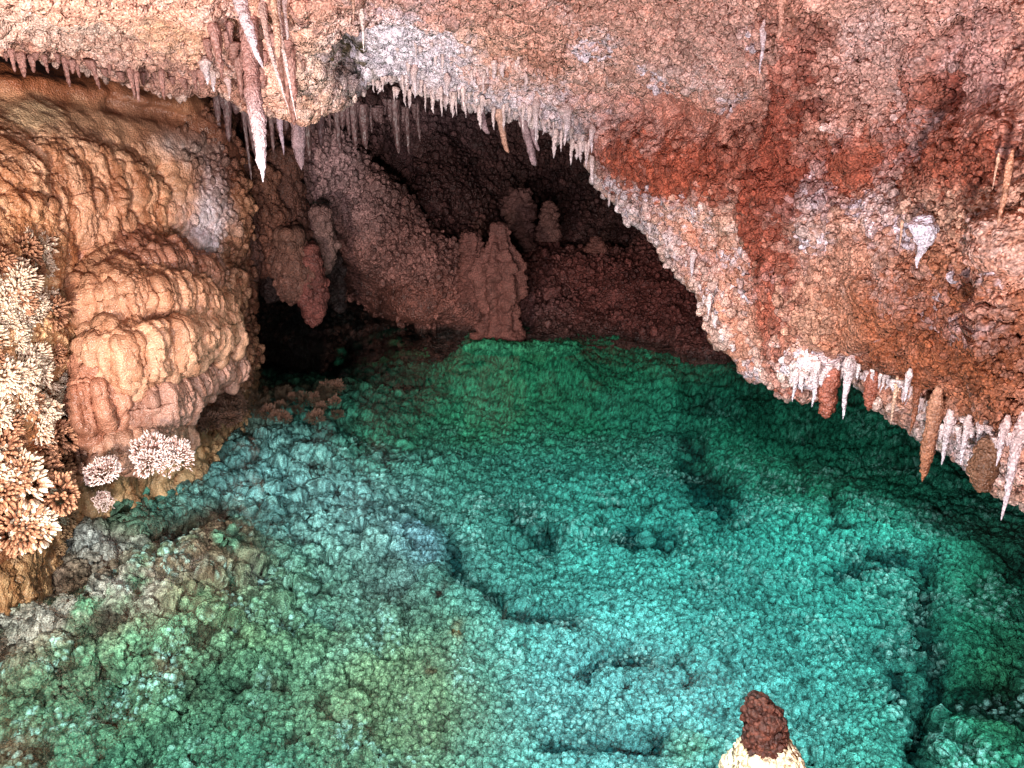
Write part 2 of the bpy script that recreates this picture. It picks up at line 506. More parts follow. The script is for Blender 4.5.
for (x, y, a, b) in [(835, 185, 18, 20), (880, 208, 28, 7), (925, 225, 22, 12), (672, 203, 14, 5), (720, 208, 18, 7), (748, 254, 18, 8), (768, 290, 10, 7),
                     (845, 238, 18, 7), (800, 280, 12, 6), (958, 292, 10, 7), (1000, 325, 18, 7), (980, 322, 14, 6), (636, 210, 14, 12), (725, 300, 12, 8),
                     (742, 372, 18, 8), (835, 350, 22, 8), (875, 362, 18, 8), (650, 75, 10, 6), (733, 95, 8, 8), (600, 30, 20, 8), (662, 85, 9, 5), (765, 40, 6, 14),
                     (660, 190, 60, 4), (1005, 270, 14, 5), (905, 300, 6, 6), (420, 20, 30, 12), (450, 60, 24, 30)]:
    blobs.append((x, y, a, b, 0, (224, 216, 228), .85))
blobs += [(690, 163, 92, 22, 2, (164, 86, 62), .95), (690, 163, 92, 20, 2, (160, 82, 60), .7), (797, 215, 17, 190, 0, (156, 80, 60), .95), (797, 215, 17, 190, 0, (156, 80, 60), .6),
          (400, 55, 50, 40, 10, (222, 214, 226), .9), (470, 90, 120, 24, 10, (222, 210, 220), .9), (560, 125, 45, 24, 40, (222, 206, 214), .9), (640, 212, 80, 12, 36, (224, 212, 222), .8), (352, 55, 13, 32, 0, (96, 84, 56), 1.), (945, 110, 16, 80, 12, (120, 58, 44), .9), (925, 330, 80, 55, 15, (140, 78, 50), .8), (1010, 360, 40, 60, 0, (140, 80, 50), .8),  # dark hollow and cleft stripe: their shade is put into the colour
          (880, 165, 60, 35, 0, (160, 84, 62), .8), (985, 165, 60, 24, -20, (146, 78, 58), .8)]
nz1 = fbm(p, 0.09, 41, 3); nz2 = fbm(p, 0.09, 47, 3)
cs_ = .5 * (r2 + r1)
c = paint(px + 9 * nz1 + 26 * (r1 - .5), py + 9 * nz2 + 22 * (r2 - .5), (216, 164, 144), blobs)
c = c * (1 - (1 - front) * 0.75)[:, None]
c = c * (0.82 + 0.36 * r1)[:, None]
# crevice shade between the knobs, put into the colour with a red cast
crevice_shade = np.clip(1 - pc2 * 1.6, 0, 1) * (0.25 + 0.35 * sstep(-.3, .5, fbm(p, 0.5, 53, 2)))
c = c * (1 - crevice_shade[:, None] * np.array([0.35, 0.55, 0.62]))
rustm_ = rib + np.exp(-(((wx - 690) / 100) ** 2 + ((wy - 163) / 26) ** 2)) + np.exp(-(((wx - 940) / 90) ** 2 + ((wy - 330) / 60) ** 2))
wht = sstep(0.15, 0.55, fbm(p, 0.16, 57, 4)) * pc2 * 0.5 * (1 - .9 * np.clip(rustm_, 0, 1)) * (1 - smooth_zone)
c = c * (1 - wht[:, None]) + lin((226, 208, 206)) * wht[:, None]
F_ = ceil.faces(); V_ = ceil.flat()
k_split = int(np.argmin(np.abs(chart(ceil.base[:, int(0.31 * ceil.nv)])[0] - 592) + 1000 * (np.arange(ceil.nu) < ceil.nu // 3)))
fu = F_.min(axis=1) // ceil.nv


def sub(V, Fc, cc, name, mat):
    ids = np.unique(Fc); mp = np.full(len(V), -1, np.int64); mp[ids] = np.arange(len(ids))
    return mesh_data(name, V[ids], mp[Fc], cc[ids], mat)


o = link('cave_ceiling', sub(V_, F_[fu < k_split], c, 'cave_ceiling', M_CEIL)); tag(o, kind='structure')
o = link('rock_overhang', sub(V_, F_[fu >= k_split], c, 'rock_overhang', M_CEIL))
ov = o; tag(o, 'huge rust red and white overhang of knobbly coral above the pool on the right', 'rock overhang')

rustm = np.clip(np.exp(-((wx - 797) / 22) ** 2) + np.exp(-(((wx - 690) / 90) ** 2 + ((wy - 163) / 22) ** 2) * 1.4) + np.exp(-(((wx - 880) / 90) ** 2 + ((wy - 170) / 40) ** 2))
                + np.exp(-(((wx - 940) / 100) ** 2 + ((wy - 320) / 70) ** 2)) + np.exp(-(((wx - 760) / 50) ** 2 + ((wy - 340) / 50) ** 2)), 0, 1)
edgem = np.exp(-((row - 0.27) / 0.035) ** 2)
ucol = np.repeat(np.arange(ceil.nu), ceil.nv)
msk = (0.10 + rustm + .5 * edgem) * (row > .24) * (row < .9) * (1 - .9 * smooth_zone)
cw = c * (1 - edgem[:, None] * .5) + lin((222, 196, 186)) * edgem[:, None] * .5
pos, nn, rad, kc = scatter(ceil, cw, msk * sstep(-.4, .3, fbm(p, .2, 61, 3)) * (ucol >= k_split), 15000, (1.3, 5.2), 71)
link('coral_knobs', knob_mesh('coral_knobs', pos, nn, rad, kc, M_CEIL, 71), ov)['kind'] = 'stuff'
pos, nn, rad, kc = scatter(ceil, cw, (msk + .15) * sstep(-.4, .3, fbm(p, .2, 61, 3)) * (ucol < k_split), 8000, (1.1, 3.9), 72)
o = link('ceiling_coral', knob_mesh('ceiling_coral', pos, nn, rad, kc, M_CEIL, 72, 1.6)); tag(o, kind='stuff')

# ------------------------------------------------------------------ 2. back wall of the cave
BW = [
    (150, [(420, 6.9), (380, 6.9), (340, 6.9), (300, 6.9), (260, 6.9), (220, 6.9), (170, 7.0), (120, 7.1), (70, 7.3)]),
    (215, [(335, 8.4), (310, 8.4), (292, 8.2), (278, 7.4), (262, 6.8), (225, 6.7), (170, 6.8), (120, 7.0), (70, 7.2)]),
    (250, [(325, 9.0), (305, 9.0), (288, 8.9), (274, 8.5), (256, 7.2), (225, 6.5), (170, 6.7), (120, 7.0), (70, 7.2)]),
    (300, [(325, 9.3), (305, 9.3), (290, 9.2), (272, 8.8), (254, 7.4), (225, 6.7), (170, 6.9), (125, 7.2), (80, 7.5)]),
    (340, [(322, 9.2), (305, 9.2), (296, 9.0), (286, 8.6), (268, 7.5), (222, 7.15), (165, 7.3), (125, 7.6), (85, 7.9)]),
    (368, [(318, 9.0), (310, 8.9), (302, 8.7), (292, 8.0), (274, 7.4), (222, 7.3), (175, 7.5), (130, 8.0), (85, 8.4)]),
    (402, [(330, 8.6), (324, 8.3), (317, 7.7), (300, 7.35), (270, 7.4), (235, 7.5), (195, 7.8), (135, 8.8), (85, 9.0)]),
    (440, [(342, 7.35), (331, 7.4), (318, 7.38), (300, 7.38), (272, 7.5), (245, 7.6), (205, 8.1), (140, 9.1), (85, 9.4)]),
    (475, [(345, 7.2), (334, 7.25), (318, 7.3), (300, 7.35), (278, 7.5), (250, 7.9), (205, 8.8), (145, 9.4), (85, 9.7)]),
    (520, [(345, 7.15), (334, 7.2), (318, 7.4), (295, 7.6), (268, 8.1), (240, 8.8), (200, 9.4), (145, 9.8), (85, 10)]),
    (580, [(346, 7.1), (335, 7.15), (315, 7.4), (288, 7.8), (262, 8.3), (240, 8.9), (200, 9.8), (150, 10.2), (85, 10.3)]),
    (640, [(350, 6.9), (341, 7.0), (315, 7.25), (285, 7.7), (258, 8.2), (232, 8.8), (195, 9.6), (150, 10.2), (85, 10.3)]),
    (700, [(361, 6.55), (352, 6.6), (320, 7.0), (285, 7.5), (255, 8.0), (225, 8.5), (195, 9.3), (150, 10.0), (85, 10.2)]),
    (760, [(364, 6.55), (354, 6.6), (325, 6.9), (290, 7.4), (255, 7.9), (225, 8.4), (195, 9.1), (150, 9.7), (85, 9.9)]),
    (880, [(372, 6.3), (360, 6.35), (330, 6.6), (300, 6.9), (260, 7.3), (225, 7.7), (195, 8.2), (150, 8.8), (85, 9.1)]),
    (1040, [(374, 6.2), (364, 6.25), (340, 6.4), (300, 6.6), (260, 6.9), (225, 7.2), (195, 7.4), (150, 7.6), (85, 7.9)]),
    (1250, [(376, 6.1), (364, 6.2), (340, 6.3), (300, 6.4), (260, 6.6), (225, 6.8), (195, 7.0), (150, 7.2), (85, 7.4)])]
C = np.array([[at(x, r[0][0], r[0][1]) + np.array([0, -.12, -.9])] + [at(x, y, Y) for (y, Y) in r] for x, r in BW])
wall = Patch(C, 1000, 460, (0.45, 0.4), dens_u=[BW[i + 1][0] - BW[i][0] if BW[i][0] < 760 else 60 for i in range(len(BW) - 1)],
             dens_v=[16, 16, 20, 24, 30, 34, 34, 44, 40])
px, py = wall.px, wall.py
p = wall.flat()
wx = px + 6 * fbm(p, 0.25, 131, 3); wy = py + 6 * fbm(p, 0.25, 137, 3)
h = 0.10 * fbm(p, 0.9, 103, 4) + 0.04 * fbm(p, 0.25, 107, 3)
# ridge of the pale slope and the gully behind it
h = h + 0.10 * np.exp(-(seg_dist(wx, wy, [(318, 150), (360, 190), (420, 255), (450, 300)]) / 26) ** 2)
h = h - 0.22 * np.exp(-(seg_dist(wx, wy, [(395, 150), (430, 200), (468, 245)]) / 16) ** 2)
h = h + 0.08 * np.exp(-(seg_dist(wx, wy, [(385, 305), (420, 312), (450, 312)]) / 12) ** 2)
h = h - 0.15 * np.exp(-(seg_dist(wx, wy, [(545, 292), (530, 318), (520, 330)]) / 8) ** 2)
h = h - 0.10 * np.exp(-(seg_dist(wx, wy, [(565, 290), (575, 280)]) / 8) ** 2)
h = h - 0.25 * np.exp(-(seg_dist(wx, wy, [(560, 235), (620, 238), (650, 218)]) / 12) ** 2)
h = h - 0.24 * np.exp(-(seg_dist(wx, wy, [(320, 332), (400, 334), (478, 344)]) / 15) ** 2)
h = h - 0.20 * np.exp(-(seg_dist(wx, wy, [(325, 200), (332, 240), (322, 255)]) / 8) ** 2)
wall.push(h)
p = wall.flat()
pc, r1 = popcorn(p * np.array([1, 1, .75]), 0.08, 121)
rslope = sstep(500, 540, wx) * sstep(215, 245, wy)
smoothb = np.clip(np.exp(-(seg_dist(wx, wy, [(350, 262), (375, 300), (450, 312), (500, 322)]) / 20) ** 2), 0, 1)
h = 0.055 * pc * (1 - 0.85 * smoothb) * (1 - 0.6 * rslope)
wall.push(h)
p = wall.flat()
pc2, r2 = popcorn(p, 0.036, 123)
h = 0.026 * pc2 * (1 - 0.7 * smoothb)
wall.push(h)
blobs = [
    (260, 220, 70, 120, 0, (104, 64, 52), .9), (350, 190, 60, 70, 40, (172, 132, 128), .95), (420, 260, 60, 60, 45, (150, 104, 96), .9),
    (330, 160, 30, 60, 0, (170, 136, 136), .9), (400, 305, 90, 22, 5, (142, 88, 76), .9), (350, 270, 26, 26, 0, (136, 92, 84), .9),
    (400, 175, 50, 50, 45, (112, 76, 68), .8), (450, 180, 60, 60, 0, (76, 46, 44), .9), (560, 180, 130, 50, 0, (74, 48, 46), .95),  # dark gully and recess: shade put into the wall colour
    (440, 110, 90, 40, 0, (110, 86, 92), .6), (620, 290, 120, 45, 10, (118, 66, 60), .95), (690, 300, 80, 60, 10, (112, 60, 54), .9),
    (540, 305, 30, 26, 0, (120, 80, 78), .8), (305, 302, 85, 26, 0, (8, 8, 8), 1.), (345, 310, 50, 14, 0, (8, 8, 8), 1.), (590, 220, 60, 26, 0, (80, 52, 50), .7),  # near-black blobs paint the darkness of the inlet hole
]
c = paint(px + 10 * fbm(p, 0.3, 141, 3), py + 10 * fbm(p, 0.3, 147, 3), (104, 68, 62), blobs)
c = c * (0.8 + 0.4 * r1)[:, None]
c = c * (1 - (np.clip(1 - pc2 * 1.5, 0, 1) * 0.45)[:, None])  # crevice shade between the knobs, painted into the colour
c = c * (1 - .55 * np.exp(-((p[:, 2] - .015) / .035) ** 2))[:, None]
c = c * (1 - .85 * sstep(.0, -.03, p[:, 2]) * (1 - sstep(470, 520, px)))[:, None]  # submerged foot blackened: darkness of the inlet put into the colour
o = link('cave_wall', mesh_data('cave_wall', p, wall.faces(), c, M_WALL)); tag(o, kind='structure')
msk = (1 - .9 * smoothb) * (p[:, 2] > .03) * sstep(225, 260, px) * (py > 110)
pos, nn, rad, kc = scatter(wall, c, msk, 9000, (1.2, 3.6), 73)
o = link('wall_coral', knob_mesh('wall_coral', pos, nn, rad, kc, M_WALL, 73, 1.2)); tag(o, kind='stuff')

# ------------------------------------------------------------------ 3. flowstone on the left
FW = [
    (-330, [(640, 2.8), (500, 2.85), (380, 2.9), (260, 3.0), (170, 3.2), (95, 3.5), (40, 3.9), (20, 5)]),
    (-120, [(620, 2.85), (500, 2.95), (380, 3.1), (260, 3.35), (170, 3.7), (95, 4.2), (50, 4.8), (42, 6)]),
    (0, [(570, 3.3), (470, 3.4), (360, 3.55), (250, 3.8), (160, 4.1), (95, 4.5), (60, 5.0), (52, 6.2)]),
    (60, [(510, 3.95), (430, 4.05), (340, 4.15), (250, 4.25), (165, 4.4), (100, 4.8), (66, 5.3), (58, 6.4)]),
    (120, [(480, 4.3), (420, 4.45), (340, 4.65), (255, 4.7), (175, 4.8), (115, 5.1), (79, 5.5), (70, 6.5)]),
    (180, [(446, 4.85), (400, 4.95), (330, 5.15), (255, 5.2), (185, 5.25), (130, 5.4), (94, 5.7), (85, 6.6)]),
    (216, [(415, 5.4), (380, 5.5), (320, 5.6), (255, 5.6), (200, 5.6), (155, 5.7), (118, 5.9), (105, 6.7)]),
    (236, [(400, 5.85), (370, 5.95), (315, 6.0), (260, 6.0), (215, 5.95), (180, 6.0), (150, 6.2), (140, 6.9)]),
    (240, [(385, 6.6), (360, 6.6), (315, 6.6), (260, 6.6), (215, 6.6), (185, 6.6), (155, 6.8), (145, 7.2)]),
    (225, [(375, 7.4), (350, 7.4), (305, 7.4), (255, 7.4), (215, 7.4), (185, 7.4), (158, 7.5), (148, 7.8)])]
C = np.array([[at(x, r[0][0], r[0][1]) + np.array([0, -.1, -.8])] + [at(x, y, Y) for (y, Y) in r] for x, r in FW])
flow = Patch(C, 560, 640, (0.5, 0.5), dens_u=[50, 70, 60, 60, 60, 40, 26, 16, 12], dens_v=[30, 80, 95, 95, 85, 65, 45, 20])
px, py = flow.px, flow.py
p = flow.flat()
wx = px + 6 * fbm(p, 0.25, 231, 3); wy = py + 6 * fbm(p, 0.25, 237, 3)
h = 0.06 * fbm(p, 0.7, 203, 3) + 0.02 * fbm(p, 0.2, 207, 3)
# tiers of the cascade as rolled benches
TIERS = [([(92, 300), (135, 285), (185, 292), (215, 300)], 15), ([(85, 345), (120, 340), (165, 335), (200, 322)], 15),
         ([(95, 405), (140, 398), (185, 378), (225, 352)], 13), ([(85, 440), (125, 430), (160, 425)], 12),
         ([(150, 255), (185, 262), (210, 275)], 14)]
for pts, wdt in TIERS:
    d = seg_dist(wx, wy, pts)
    h = h + 0.13 * np.exp(-(d / wdt) ** 2)
# grooves
for pts, wdt, a in [([(84, 250), (82, 300), (74, 350), (70, 400)], 7, .13), ([(120, 190), (128, 225), (140, 260)], 6, .12),
                    ([(160, 170), (168, 220)], 5, .08), ([(60, 260), (58, 330)], 6, .08), ([(188, 250), (190, 350)], 5, .08), ([(170, 225), (186, 290)], 6, .1),
                    ([(110, 100), (150, 112), (200, 120)], 8, .05)]:
    h = h - a * np.exp(-(seg_dist(wx, wy, pts) / wdt) ** 2)
flow.push(h)
p = flow.flat()
top = 1 - sstep(98, 145, wy - 0.18 * np.clip(wx, 0, 300))
# drips run down: noise stretched in z
wp = p + 0.025 * np.stack([fbm(p, .12, 251, 2), fbm(p, .12, 253, 2), fbm(p, .12, 255, 2)], 1)
q = wp * np.array([1, 1, 0.36])
dr = billow(q, 0.060, 221, 4, .6) * 1.6; r1 = np.clip(.5 + .5 * fbm(p, .05, 224, 2), 0, 1)
kn = .6 * billow(wp * np.array([1, 1, .7]), 0.055, 227, 4, .6) * 1.5 + .5 * popcorn(wp, .04, 228)[0]
pt = billow(wp * np.array([1, 1, .5]), 0.22, 229, 2) * 1.3
flow.push((1 - 0.85 * top) * (0.035 * pt + 0.015 * fbm(p, .09, 257, 3)))
coral_side = sstep(165, 215, wx) + (1 - sstep(55, 90, wx)) * sstep(200, 260, wy)
coral_side = np.clip(coral_side, 0, 1)
flut = np.clip(sstep(150, 180, wy) * (1 - coral_side), 0, 1)
h = (1 - 0.85 * top) * (0.036 * dr * flut + 0.024 * kn * (1 - flut) + 0.018 * coral_side * kn)
flow.push(h)
p = flow.flat()
pc2, r3 = popcorn(p * np.array([1, 1, .8]), 0.028, 223)
flow.push(((0.0105 + 0.012 * coral_side) * pc2 + .006 * fbm(p, .03, 259, 2)) * (1 - 0.8 * top))
blobs = [
    (60, 80, 130, 22, 12, (150, 86, 54), 1.), (150, 120, 70, 30, 20, (120, 72, 54), .9), (40, 150, 110, 50, 0, (218, 174, 142), .8),
    (30, 115, 40, 16, 0, (230, 200, 160), .7), (215, 150, 40, 60, 10, (120, 76, 60), .95), (195, 225, 16, 55, 6, (214, 202, 210), .95), (180, 150, 24, 14, 10, (206, 186, 180), .8),  # pale patch near the left edge is a painted highlight
    (90, 210, 70, 50, 10, (208, 156, 126), .8), (70, 250, 90, 14, 15, (160, 92, 58), .7), (150, 310, 60, 50, 0, (204, 156, 130), .8), (230, 300, 24, 120, 0, (100, 62, 50), .9),
    (165, 262, 30, 14, 10, (176, 92, 58), .8), (100, 370, 60, 30, 0, (214, 166, 130), .7), (130, 430, 60, 20, -10, (170, 116, 86), .8), (180, 400, 40, 20, -30, (150, 110, 96), .7),
    (20, 330, 50, 110, 0, (224, 186, 140), .8), (30, 440, 40, 50, 0, (170, 104, 60), .8), (88, 300, 6, 40, 0, (190, 180, 200), .6)]
c = paint(px + 8 * fbm(p, 0.15, 241, 3), py + 8 * fbm(p, 0.15, 247, 3), (212, 156, 118), blobs)
c = c * (0.85 + 0.3 * r1)[:, None]
streak = sstep(-.1, .5, fbm(p * np.array([1, 1, .12]), .07, 261, 3)) * (1 - .5 * top)
c = c * (1 - .5 * streak[:, None] * np.array([.7, .95, 1.1]))
c = c * (1 - (np.clip(1 - dr * 1.5, 0, 1) * .35 * flut)[:, None] * np.array([.7, .9, 1.]))  # creases here and knob gaps below: crevice shade put into the colour
c = c * (1 - (np.clip(1 - pc2 * 1.4, 0, 1) * (0.15 + 0.3 * coral_side))[:, None] * np.array([.7, .9, 1.]))
c = c * (1 - .55 * np.exp(-((p[:, 2] - .02) / .045) ** 2))[:, None]
froot = empty('flowstone_mound', at(100, 475, 4.3), 'tall amber flowstone mound with stepped drip tiers rising from the left edge of the pool', 'flowstone')
froot.location.z = 0
off = np.array(froot.location)
link('flow_face', mesh_data('flow_face', p - off, flow.faces(), c, M_FLOW), froot)
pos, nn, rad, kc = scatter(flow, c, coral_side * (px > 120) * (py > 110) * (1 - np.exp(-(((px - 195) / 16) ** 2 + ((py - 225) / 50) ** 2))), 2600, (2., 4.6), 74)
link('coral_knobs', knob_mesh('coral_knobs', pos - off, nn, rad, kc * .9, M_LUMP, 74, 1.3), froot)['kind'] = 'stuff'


def tier(edge, drop, back, seed, cols):
    """a rolled bench of flowstone with a fluted, dripping front"""
    E = np.array([at(*e) for e in edge])
    kk = np.r_[0, np.cumsum(np.linalg.norm(np.diff(E, axis=0), axis=1))]
    n = max(int(kk[-1] / .006), 60)
    T = np.linspace(0, kk[-1], n)
    Q = spline(kk, E, T)
    tg = np.gradient(Q, axis=0); tg[:, 2] = 0; tg /= np.linalg.norm(tg, axis=1, keepdims=True)
    outw = np.cross(tg, [0, 0, 1.0])
    s1 = np.stack([T / .11, np.zeros(n) + seed, np.zeros(n)], 1)
    dl = drop * (0.95 + 0.45 * vnoise(s1, seed) + 0.4 * vnoise(s1 * 2.6, seed + 1))
    endf = np.sqrt(np.clip(np.minimum(np.linspace(0, 1, n), 1 - np.linspace(0, 1, n)) / .12, 0, 1))[:, None, None]
    prof = np.array([(-back, .16), (-back * .5, .09), (-.02, .03), (.035, 0), (.055, -.04), (.06, -.35), (.055, -.7), (.035, -.95), (0, -1.03), (-.06, -.95)])
    pk = np.arange(len(prof), dtype=float)
    pr = spline(pk, prof, np.linspace(0, len(prof) - 1, 70))
    o_ = pr[:, 0]; zz = pr[:, 1]
    Zm = np.where(zz[None] > -.04, zz[None], -.04 + (zz[None] + .04) * dl[:, None])
    G = Q[:, None, :] + outw[:, None, :] * (o_[None, :, None] + (endf - 1) * .16) + np.array([0, 0, 1.0]) * Zm[..., None]
    sh = Sheet(G); sh.sgn = 1.0
    nm = normals(G); mid = nm[n // 2, 38]
    if mid @ (CAM - G[n // 2, 38]) < 0: sh.sgn = -1.0
    p = sh.flat()
    k1 = np.clip(.5 + .5 * fbm(p, .05, seed + 4, 2), 0, 1); a_ = billow(p * np.array([1, 1, .2]), .052, seed + 3, 3) * 1.5
    sh.push(.042 * a_ + .03 * billow(p * np.array([1, 1, .5]), .16, seed + 8, 2) + .012 * fbm(p, .1, seed + 5, 2))
    p = sh.flat()
    b_ = billow(p, .024, seed + 7, 3, .6)
    sh.push(.016 * b_)
    p = sh.flat()
    t = np.tile(np.linspace(0, 1, 70), n)[:, None]
    c = lin(cols[0]) * (1 - t) + lin(cols[1]) * t
    c = c * (0.8 + .4 * k1)[:, None] * (1 - (np.clip(1 - a_ * 1.4, 0, 1) * .45)[:, None] * np.array([.75, .95, 1.05]))  # flute creases darkened: painted crevice shade
    st_ = sstep(0, .5, fbm(p * np.array([1, 1, .12]), .06, seed + 9, 3))[:, None]
    c = c * (1 - .35 * st_ * np.array([.7, .95, 1.1]))
    link('drip_tier', mesh_data('drip_tier', p - off, sh.faces(), c, M_FLOW), froot)


class Sheet(Patch):
    def __init__(self, G):
        self.nu, self.nv = G.shape[:2]; self.base = G; self.G = G.copy(); self.sgn = 1.0
        if normals(G)[10, 10][2] < 0: self.sgn = -1.0


tier([(112, 268, 4.46), (142, 258, 4.6), (176, 258, 4.84), (212, 270, 5.25)], .09, .35, 651, ((160, 108, 86), (146, 102, 84)))
tier([(86, 300, 4.16), (120, 286, 4.27), (160, 286, 4.47), (205, 294, 4.95), (228, 306, 5.35)], .15, .4, 601, ((194, 142, 110), (182, 132, 106)))
tier([(82, 352, 3.98), (108, 342, 4.0), (140, 340, 4.12), (172, 334, 4.36), (206, 322, 4.82), (234, 316, 5.4)], .16, .4, 611, ((202, 150, 118), (192, 146, 120)))
tier([(112, 406, 4.0), (146, 398, 4.12), (180, 380, 4.5), (212, 360, 5.0), (236, 348, 5.5)], .10, .35, 621, ((158, 112, 94), (172, 132, 118)))
tier([(76, 390, 3.92), (92, 384, 3.94), (108, 388, 4.02)], .22, .3, 631, ((176, 122, 98), (160, 110, 90)))
tier([(84, 446, 3.96), (118, 438, 4.0), (150, 430, 4.18), (184, 414, 4.55)], .10, .35, 641, ((170, 126, 104), (140, 104, 88)))

# ------------------------------------------------------------------ 4. pool floor + water
PX0, PX1, PY0, PY1 = -260, 1284, 292, 860
NUF, NVF = 1400, 880
vv = np.linspace(0, 1, NVF)
pyv = PY0 + (PY1 - PY0) * vv
pxv = np.linspace(PX0, PX1, NUF)
GX, GY = np.meshgrid(pxv, pyv, indexing='ij')
G = on_plane(GX, GY, -0.45)
px, py = chart(G.reshape(-1, 3))
p = G.reshape(-1, 3).copy()


floor = Sheet(G)
wx = px + 14 * fbm(p, 0.35, 331, 3); wy = py + 10 * fbm(p, 0.35, 337, 3)
left = 1 - sstep(250, 560, wx)
# rises to the shore on the left and at the back
z = 0.05 * fbm(p, 1.6, 303, 3) + 0.045 * fbm(p, 0.45, 307, 4)
z = z - 0.12 * np.exp(-(((px - 720) / 260) ** 2 + ((py - 560) / 170) ** 2))


def down(pts, zz=-.05):
    q = on_plane([a for a, _ in pts], [b for _, b in pts], zz); q[:, 2] = -.45
    cx, cy = chart(q)
    return list(zip(cx.tolist(), cy.tolist()))


SHELF = down([(-80, 600), (0, 596), (60, 586), (120, 566), (180, 545), (225, 520)])
CRUST = down([(-40, 590), (30, 592), (70, 578), (105, 572), (135, 566)])
BROWNS = down([(60, 560), (130, 540), (185, 528), (235, 512)], -.15)
sd = seg_dist(wx, wy, SHELF)
z = z + 0.26 * np.exp(-(sd / 40) ** 2)
z = z + 0.22 * np.exp(-(seg_dist(wx, wy, down([(40, 520), (120, 478), (190, 440), (260, 412), (330, 400)], -.2)) / 30) ** 2)
z = z + 0.10 * np.exp(-(seg_dist(wx, wy, [(380, 560), (440, 570), (470, 610)]) / 40) ** 2)
z = z - 0.30 * np.exp(-(((wx - 290) / 60) ** 2 + ((wy - 335) / 35) ** 2)) - 0.5 * np.exp(-(((wx - 300) / 80) ** 2 + ((wy - 320) / 26) ** 2))
z = z + 0.16 * np.exp(-(seg_dist(wx, wy, [(470, 398), (570, 400)]) / 12) ** 2)
CR = [([(925, 560), (922, 600), (935, 640), (940, 700), (914, 748)], 11, .34), ([(832, 562), (905, 553)], 7, .22), ([(590, 655), (612, 640), (650, 642)], 7, .22),
      ([(688, 450), (700, 475), (722, 490)], 12, .26), ([(680, 418), (720, 426), (762, 436)], 6, .10), ([(630, 525), (672, 526)], 7, .2), ([(545, 735), (600, 733), (650, 738), (660, 725)], 8, .2),
      ([(835, 480), (838, 505)], 4, .14), ([(880, 640), (925, 640)], 6, .12), ([(895, 665), (902, 680)], 8, .2), ([(930, 700), (975, 690), (1020, 700)], 11, .2),
      ([(500, 610), (545, 605), (575, 608)], 6, .18), ([(455, 545), (462, 590)], 8, .2), ([(480, 590), (492, 600)], 9, .22), ([(510, 520), (550, 535)], 7, .18),
      ([(150, 470), (210, 470), (240, 450)], 10, .12), ([(180, 545), (220, 530)], 8, .14), ([(80, 720), (130, 700)], 10, .12), ([(200, 680), (240, 690)], 8, .12),
      ([(470, 358), (540, 362), (600, 372)], 4, .12), ([(400, 372), (480, 372)], 4, .15), ([(360, 420), (420, 412)], 5, .1), ([(1010, 565), (1030, 570)], 9, .15),
      ([(760, 470), (800, 475)], 5, .12), ([(300, 440), (360, 452)], 6, .1), ([(330, 380), (420, 395)], 7, .15), ([(400, 520), (450, 540)], 6, .1)]
crack = np.zeros_like(px)
for pts, wdt, a in CR:
    g = np.exp(-(seg_dist(px + .45 * (wx - px), py + .35 * (wy - py), pts) / (wdt * 1.45)) ** 2)
    g = np.clip(g * 1.5, 0, 1) * sstep(-1.5, -.2, fbm(p, .10, 365, 3))
    z = z - .32 * a * g; crack = np.maximum(crack, g * min(1, a / .2))
z = z + 0.43 * sstep(430, 500, px) * sstep(5.8, 6.95, p[:, 1] + .5 * sstep(560, 760, px) + .3 * sstep(760, 900, px) + .2 * fbm(p, .5, 361, 2))
z = z + 0.14 * sstep(330, 400, px) * (1 - sstep(460, 500, px)) * sstep(5.6, 6.6, p[:, 1])
z = z + .3 * np.exp(-((px - 337) / 9) ** 2 - ((py - 341) / 4) ** 2)
z = np.minimum(z, 0.47)
q = p @ np.array([[.97, -.26, 0], [.26, .97, 0], [0, 0, 1.]])
q = (q + .05 * fbm(p, .3, 371, 2)[:, None]) * np.array([1, 3.2, 1])
ln = np.abs(fbm(q, .55, 373, 3)); ln2 = np.abs(fbm(q * np.array([1, .8, 1]), .3, 377, 2))
line = np.clip(np.exp(-(ln / .08) ** 2) * sstep(-.3, .3, fbm(p, .8, 379, 2)) + .8 * np.exp(-(ln2 / .08) ** 2) * sstep(0, .5, fbm(p, .7, 383, 2)), 0, 1)
z = z - .05 * line
floor.G[..., 2] += z.reshape(NUF, NVF)
p = floor.flat()
